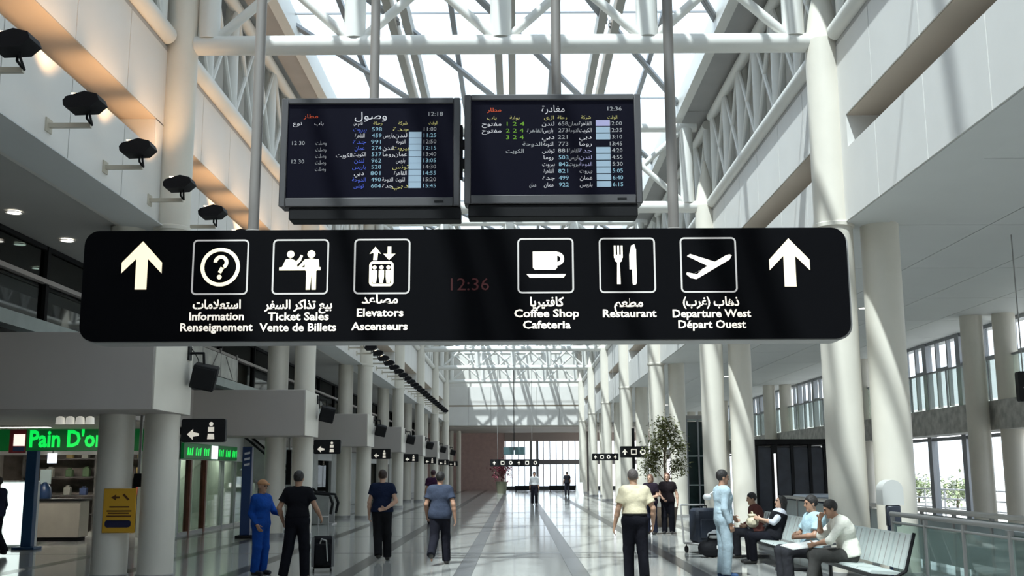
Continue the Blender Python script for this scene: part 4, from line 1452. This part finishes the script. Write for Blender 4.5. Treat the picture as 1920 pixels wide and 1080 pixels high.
person('man in white shirt far away in the middle of the hall', (.93, 58.4, 0), R(180), height=1.72, shirt=(.8, .8, .8), trousers=(.012, .012, .016), hem=.1, sleeve=1.9, vx=.018)
person('distant figure in dark clothes near the far lobby', (3.64, 79.0, 0), R(10), height=1.72, shirt=(.015, .015, .02), trousers=(.012, .012, .016), vx=.02)
person('person in dark clothes at the left picture edge by the glowing box', (-11.12, 23.2, 0), R(75), height=1.66, shirt=(.02, .022, .045), trousers=(.012, .012, .018), sleeve=1.9, hem=-.08, anR=(.12, -.2, .12), soleR=V(0, .4, -1), knR=(.1, .02, .5))
person('person in dark purple top beyond the striding man', (-2.86, 37.0, 0), R(15), height=1.80, shirt=(.035, .012, .035), trousers=(.012, .012, .018), sleeve=.6, hair=(.05, .015, .025), vx=.013)

# ------------------------------------------------------------------ benches
SEAT = mat('perforated_grey_green_metal', (.55, .60, .58), .35, metal=.2, noise=.05, bump=.25, bscale=160)
CHR = mat('dark_frame_metal', (.10, .10, .105), .35, metal=.6)


def bench(lab, x, y0, n, pitch=.60):
    t = thing('bench', lab, 'bench', (x, y0, 0), group='metal benches')
    ln = n * pitch
    put('beam', MB().box(-.06, .02, .02, ln - .02, .30, .38, .01), CHR, t)
    for yy in (.3, ln - .3):
        put('leg', MB().path([(-.02, yy, .32), (-.02, yy, .06)], .03).box(-.32, .28, yy - .03, yy + .03, 0, .05, .01), CHR, t)
    prof = [(-.28, .435), (-.25, .45), (.12, .425), (.17, .44), (.30, .90), (.33, .90), (.20, .42), (.14, .39), (-.25, .425)]
    sm = MB().prism([(-.28, .425), (-.25, .45), (.12, .425), (.15, .40), (.13, .385), (-.26, .41)], .03, pitch - .03).mesh('seat')
    bm_ = MB().prism([(.15, .46), (.285, .90), (.32, .90), (.185, .45)], .03, pitch - .03).mesh('backrest')
    rib = MB().prism([(.18, .47), (.30, .88), (.289, .885), (.166, .475)], 0, .012).mesh('rib', False)
    for i in range(n):
        put('seat', sm, SEAT, t, (0, i * pitch, 0))
        b = put('backrest', bm_, SEAT, t, (0, i * pitch, 0))
        for q in range(2):
            put('rib', rib, GREYMETAL, b, (-.018, .18 + q * .22, 0))
    for i in (0, n):
        yy = i * pitch
        put('end_frame', MB().path([(.0, yy, .34), (.18, yy, .44), (.32, yy, .92)], .022), BLACK, t)
    for i in (n - 1,):
        yy = i * pitch
        put('armrest', MB().path([(-.05, yy, .36), (-.2, yy, .62), (.2, yy, .64)], .018), CHR, t)
    return t


bench('near metal bench of grey perforated seats with an empty end seat', 4.83, 14.2, 5)
bench('far metal bench with the leaning woman, beyond the pale blue overalls', 4.83, 18.95, 6)

# newspapers on the knees
o = put('newspaper', MB().box(-.3, .28, -.22, .22, 0, .012).box(-.28, .0, -.2, .2, .012, .02), mat('newsprint', (.62, .62, .60), .8, noise=.12, nscale=14), None, (4.22, 16.05, .645), (R(4), R(-6), R(10)))
tag(o, 'open white newspaper on the knees of the seated men', 'newspaper')
o = put('handbag', MB().box(-.1, .1, -.15, .15, 0, .2, .06).box(-.07, .07, -.11, .11, .2, .25, .02).path([(0, -.08, .24), (0, -.05, .29), (0, .05, .29), (0, .08, .24)], .009), mat('cream_leather', (.52, .46, .33), .6), None, (4.50, 20.9, .66))
tag(o, 'soft cream bag on the lap of the leaning woman', 'bag')

# luggage
BAG = mat('black_nylon', (.009, .009, .011), .7, spec=.15, bump=.3, bscale=30)


def wheel(mb, c, r=.03):
    mb.tube((c[0] - .015, c[1], c[2]), (c[0] + .015, c[1], c[2]), r, n=14)


t = thing('suitcase', 'black wheeled suitcase beside the man in black', 'suitcase', (-3.43, 19.3, 0), R(12))
put('case', MB().box(-.19, .19, -.12, .13, .07, .62, .05), BAG, t)
put('front_pocket', MB().box(-.15, .15, -.17, -.12, .12, .5, .03), BAG, t)
mb = MB()
for x in (-.15, .15):
    wheel(mb, (x, .08, .03))
put('wheels', mb, mat('rubber', (.02, .02, .02), .7), t)
put('pull_handle', MB().path([(-.09, .1, .62), (-.09, .1, .95), (.09, .1, .95), (.09, .1, .62)], .01), GREYMETAL, t)
put('strap', MB().path([(-.06, -.17, .5), (-.03, -.21, .58), (.05, -.21, .55), (.08, -.19, .2)], .012), mat('pale_strap', (.4, .4, .38), .6), t)
put('zip_trim', MB().box(-.195, -.15, -.13, -.11, .1, .6).box(.15, .195, -.13, -.11, .1, .6), mat('grey_trim', (.16, .16, .16), .5), t)

t = thing('luggage_trolley', 'airport luggage trolley behind the pale blue overalls', 'trolley', (3.98, 23.4, 0), R(20))
put('deck', MB().box(-.3, .3, -.35, .35, .18, .22, .01), GREYMETAL, t)
put('push_frame', MB().path([(-.28, .35, .2), (-.28, .45, 1.0), (.28, .45, 1.0), (.28, .35, .2)], .02), GREYMETAL, t)
for x, y in ((-.25, -.3), (.25, -.3), (-.25, .3), (.25, .3)):
    mb = MB()
    wheel(mb, (x, y, .07), .07)
    mb.tube((x, y, .07), (x, y, .19), .012)
    put('wheel', mb, BLACK, t)
t = thing('suitcase', 'dark blue suitcase standing on the luggage trolley', 'suitcase', (4.0, 23.45, .22), R(20))
put('case', MB().box(-.27, .27, -.2, .18, 0, .72, .06), mat('dark_blue_nylon', (.014, .020, .035), .6, bump=.3), t)
put('handle', MB().path([(-.08, 0, .72), (-.08, 0, .77), (.08, 0, .77), (.08, 0, .72)], .012), BLACK, t)
put('pocket', MB().box(-.2, .2, -.24, -.2, .1, .5, .03), mat('dark_blue_nylon', (0, 0, 0)), t)
t = thing('holdall', 'bulging black holdall on the floor behind the pale blue overalls', 'bag', (3.95, 22.2, 0), R(10))
put('body', MB().ball((0, 0, .19), (.3, .2, .19), 12, 18), BAG, t)
put('handles', MB().path([(-.14, -.1, .33), (-.1, -.12, .46), (.1, -.12, .46), (.14, -.1, .33)], .014), BAG, t)
put('white_label', MB().box(.02, .12, -.215, -.2, .18, .25, .005), mat('white_cloth', (.7, .7, .7), .8), t)
o = put('bundle', MB().ball((0, 0, .07), (.13, .11, .08), 10, 14).ball((.04, .02, .12), (.08, .07, .06), 8, 12), mat('white_cloth', (0, 0, 0)), None, (3.98, 22.2, .37))
tag(o, 'white cloth bundle on top of the black holdall', 'bundle')
o = put('shoulder_bag', MB().ball((0, 0, 0), (.07, .06, .055), 10, 14).path([(.03, .0, .03), (.1, .02, .08), (.2, .05, .06)], .01), mat('white_vinyl', (.75, .76, .76), .4), None, (3.14, 17.98, 1.30))
tag(o, 'white bag slung on the shoulder of the man in pale blue', 'bag')

# glass balustrade behind the near bench
t = thing('balustrade', 'green glass balustrade with steel handrail behind the near bench', 'balustrade', (5.45, 9.6, 0))
n = 5
for i in range(n):
    put('glass_panel', MB().box(-.008, .008, i * 1.25 + .05, (i + 1) * 1.25 - .05, .08, 1.0), GRGLASS, t)
for i in range(n + 1):
    put('post', MB().box(-.025, .025, i * 1.25 - .025, i * 1.25 + .025, 0, 1.06), GREYMETAL, t)
put('handrail', MB().tube((0, -.05, 1.1), (0, n * 1.25 + .05, 1.1), .035, n=14), GREYMETAL, t)
put('lower_rail', MB().tube((0, 0, .98), (0, n * 1.25, .98), .018), GREYMETAL, t)
t = thing('balustrade', 'long green glass balustrade in front of the right windows', 'balustrade', (7.6, 13, 0))
n = 12
for i in range(n):
    put('glass_panel', MB().box(-.008, .008, i * 1.5 + .05, (i + 1) * 1.5 - .05, .08, .92), mat('teal_panel', (.27, .33, .34), .3, noise=.1), t)
for i in range(n + 1):
    put('post', MB().box(-.03, .03, i * 1.5 - .03, i * 1.5 + .03, 0, .97), GREYMETAL, t)
put('coping', MB().box(-.16, .16, -.05, n * 1.5 + .05, .97, 1.03, .01), mat('stone_coping', (.45, .43, .40), .5, noise=.1), t)
t = thing('litter_bin', 'grey-green metal bin box at the lower right corner', 'bin', (5.95, 12.2, 0))
put('body', MB().box(-.35, .35, -.3, .3, .04, .98, .02), mat('bin_green_grey', (.20, .23, .21), .5), t)
put('lid', MB().box(-.38, .38, -.33, .33, .98, 1.06, .02), mat('bin_lid', (.33, .35, .35), .4), t)
put('plinth', MB().box(-.3, .3, -.25, .25, 0, .04), BLACKM, t)
put('door_panel', MB().box(-.3, .3, -.31, -.3, .1, .78), mat('bin_door', (.26, .29, .27), .5), t)

# telephone hood by the right columns
t = thing('telephone_hood', 'domed white telephone hood between the nearest right columns', 'telephone hood', (5.74, 16.75, 0))
put('post', MB().box(-.06, .06, -.05, .05, 0, 1.25, .01), BLUEST, t)
put('hood', MB().prism([(-.16, 1.2)] + [(-.16, 1.42)] + arc(0, 1.42, .16, 180, 0, 14) + [(.16, 1.2)], -.14, .16), mat('hood_white', (.55, .55, .53), .35), t)
put('telephone', MB().box(-.11, .11, -.14, -.05, .88, 1.2, .02), mat('phone_dark', (.03, .035, .05), .4), t)

# dark glazed booth and lift shaft in the right aisle
t = thing('glazed_booth', 'dark glazed booth in the right aisle between the second and nearest columns', 'booth', (9.2, 36.5, 0))
BOOTH = mat('booth_dark_blue', (.018, .022, .035), .3, noise=.3, nscale=3)
put('core', MB().box(-1.0, 1.15, .25, 2.2, 0, 2.55, .02), BOOTH, t)
for i, x in enumerate((-1.1, -.55, -.45, .1, .7, 1.2)):
    put('frame_post', MB().box(x - .05, x + .05, 0, .12, 0, 2.62), BLACK, t)
for x0, x1 in ((-1.05, -.6), (-.4, .05), (.15, .65), (.75, 1.15)):
    put('pane', MB().box(x0, x1, .05, .07, .1, 2.5), BOOTH, t)
put('canopy', MB().box(-1.2, 1.3, -.1, 2.3, 2.6, 2.78, .02), BLACKM, t)
put('lit_strip', MB().box(-.53, -.46, -.02, 0, .2, 2.3), mat('lit_strip_white', (.8, .8, .8), .5, emit=.9), t)
t = thing('lift_shaft', 'dark green glass lift shaft behind the second right columns', 'lift', (7.35, 43.6, 0))
put('shaft_glass', MB().box(-.45, .45, 0, 1.4, .1, 3.7), mat('lift_dark_glass', (.02, .035, .034), .12, noise=.3, nscale=2), t)
for x in (-.47, -.02, .47):
    put('frame_post', MB().box(x - .03, x + .03, -.06, 0, 0, 3.9), MULL, t)
for z in (.05, 1.15, 2.3, 3.75):
    put('cross_rail', MB().box(-.5, .5, -.05, 0, z, z + .05), LEDGE, t)
put('cap', MB().box(-.52, .52, -.08, 1.45, 3.8, 3.95), GREYMETAL, t)

# information desk
t = thing('service_desk', 'curved service desk with pale top behind the near bench', 'desk', (8.85, 31.0, 0))
put('front', MB().lathe([(.85, 0), (.85, .95)], n=28), mat('desk_dark_blue', (.04, .05, .085), .35, noise=.2), t)
put('top', MB().lathe([(.0, .95), (.95, .95), (.98, 1.0), (.93, 1.06), (0, 1.07)], n=28), mat('desk_top_pale', (.55, .6, .68), .25), t)

# right aisle hanging signs
def icon_sign(lab, x, y, z, w, h, n, drop, group, post=None):
    t = thing('hanging_sign', lab, 'sign', (x, y, z), group=group)
    put('panel', MB().prism(rrect(-w / 2, w / 2, -h / 2, h / 2, .04), -.06, .06), BLACK, t)
    if post:
        put('post', MB().box(-.06, .06, .06, .18, -z, 1.0), BLACK, t)
    else:
        for s in (-1, 1):
            put('rod', MB().tube((s * w * .35, 0, h / 2), (s * w * .35, 0, drop), .012, n=8), GREYMETAL, t)
    for i in range(n):
        cx = -w / 2 + w * (i + .5) / n
        mb = MB()
        q = h * .26
        if i % 3 == 0:
            poly_into(mb, [(cx - q * .9, -q * .2), (cx, q), (cx + q * .9, -q * .2), (cx + q * .3, -q * .1), (cx + q * .3, -q), (cx - q * .3, -q), (cx - q * .3, -q * .1)])
        elif i % 3 == 1:
            frame_into(mb, cx - q, cx + q, -q, q, .03, q * .35)
        else:
            ring_into(mb, cx, 0, q * .5, q, n=16)
        put('symbol', flat_mesh(mb, 'symbol'), SIGNW, t, (0, -.064, 0))
    return t


icon_sign('black sign with white symbols at the fourth right columns', 4.35, 53.2, 2.43, 1.30, .34, 4, 9.0 - 2.43, 'signs in the right aisle')
icon_sign('black sign with white symbols on a dark post left of the potted tree', 5.0, 46.2, 2.55, 1.15, .48, 3, Z_SOF - 2.55 + 3.1, 'signs in the right aisle', .02)
icon_sign('black sign with white symbol cut by the right picture edge', 9.1, 18.6, 3.15, .80, .52, 2, Z_SOF - 3.15, 'signs in the right aisle')
icon_sign('long black sign with white symbols hanging before the far lobby', -.15, 76.8, 2.36, 3.5, .50, 6, 9.0 - 2.36, 'signs before the far lobby')
t = thing('flight_screen', 'distant pair of teal flight screens above the far hanging sign', 'screen', (-.2, 76.8, 2.95))
for x in (-.75, .05):
    d_ = put('display', MB().box(x, x + .72, 0, .1, 0, .5, .01), mat('teal_screen', (.05, .09, .10), .3, emit=.05, ecol=(.3, .6, .6)), t)
    put('bezel', MB().box(x - .02, x + .74, .02, .12, -.03, .53), BEZ, d_)
put('rod', MB().tube((0, .13, .3), (0, .13, 6.0), .03), BLACK, t)

# plants
LEAF = mat('olive_leaves', (.15, .16, .055), .6, noise=.5, nscale=8)
RLEAF = mat('dark_red_leaves', (.16, .02, .04), .6, noise=.4, nscale=8)
BARK = mat('bark', (.13, .09, .06), .8)


def leaves(n, fn, size, seed):
    rnd = random.Random(seed)
    mb = MB()
    for _ in range(n):
        p = Vector(fn(rnd))
        a = rnd.uniform(0, 6.28)
        el_ = rnd.uniform(-.9, .5)
        d = Vector((math.cos(a) * math.cos(el_), math.sin(a) * math.cos(el_), math.sin(el_)))
        s = d.cross(Vector((0, 0, 1))).normalized()
        l = size * rnd.uniform(.7, 1.3)
        m_ = p + d * l * .5 + Vector((0, 0, l * .1))
        mb.add([p, m_ + s * l * .2, p + d * l, m_ - s * l * .2], [(0, 1, 2), (0, 2, 3)])
    me = bpy.data.meshes.new('foliage')
    me.from_pydata(mb.v, [], mb.f)
    return me


t = thing('potted_tree', 'tall leafy green tree in a pot beside the right columns', 'plant', (4.72, 34.5, 0))
put('pot', MB().lathe([(.28, 0), (.36, .55), (.38, .6), (.33, .6), (.31, .5)], n=24), mat('pot_brown', (.20, .15, .11), .7), t)
put('soil', MB().lathe([(.0, .5), (.32, .52)], n=20), mat('soil', (.04, .03, .02), .9), t)
tr = MB().path([(0, 0, .5), (.03, .02, 1.2), (-.02, 0, 2.0), (.05, .03, 2.8)], .035)
br = [(-.35, .1, 2.3), (.4, -.1, 2.5), (-.2, -.3, 2.7), (.25, .3, 2.9), (0, 0, 3.2), (-.45, 0, 1.9), (.42, .1, 1.9)]
for b in br:
    tr.path([(0, 0, min(b[2] - .5, 2.2)), (b[0] * .6, b[1] * .6, b[2] - .15), b], .014)
put('trunk', tr, BARK, t)


def crown(rnd):
    b = rnd.choice(br)
    r = .30
    return [b[i] + rnd.gauss(0, r * .5) for i in range(3)]


fo = put('foliage', leaves(2300, crown, .14, 4), LEAF, t)
fo['kind'] = 'stuff'
t = thing('potted_plant', 'dark red flowering plant in a tall pot before the far lobby', 'plant', (-1.25, 88.0, 0))
put('pot', MB().lathe([(.35, 0), (.45, .9), (.48, .95), (.4, .95)], n=20), mat('pot_olive', (.12, .12, .08), .7), t)
put('stem', MB().path([(0, 0, .9), (.05, 0, 1.6), (-.05, 0, 2.2)], .04).path([(0, 0, 1.4), (.4, 0, 2.0)], .03).path([(0, 0, 1.3), (-.4, 0, 2.0)], .03), BARK, t)
fo = put('foliage', leaves(400, lambda r: (r.gauss(0, .42), r.gauss(0, .3), 1.95 + r.gauss(0, .33)), .3, 9), RLEAF, t)
fo['kind'] = 'stuff'
t = thing('floor_sign', 'white folded floor sign near the far lobby', 'sign', (4.55, 79.2, 0))
for s in (-1, 1):
    put('leaf', MB().add([(-.3, s * .3, 0), (.3, s * .3, 0), (.22, s * .02, .95), (-.22, s * .02, .95), (-.3, s * .28, 0), (.3, s * .28, 0), (.22, 0, .95), (-.22, 0, .95)],
                          [(0, 1, 2, 3), (7, 6, 5, 4), (0, 4, 5, 1), (1, 5, 6, 2), (2, 6, 7, 3), (3, 7, 4, 0)]), mat('sign_white', (.8, .8, .8), .4), t)

# shrubs outside the right windows
OUTL = mat('outside_leaves', (.20, .25, .13), .7, noise=.5, nscale=4)
for i in range(5):
    t = thing('outside_shrub', 'low green shrub outside the right windows, %s along the forecourt' % ORD[i], 'shrub', (21 + 1.5 * (i % 2), 34 + i * 9, -.05), group='shrubs outside the windows')
    put('stem', MB().path([(0, 0, 0), (.05, 0, .5), (0, .05, .9)], .06), BARK, t)
    fo = put('foliage', leaves(500, lambda r: (r.gauss(0, .35), r.gauss(0, .8), .85 + r.gauss(0, .28)), .3, 20 + i), OUTL, t)
    fo['kind'] = 'stuff'
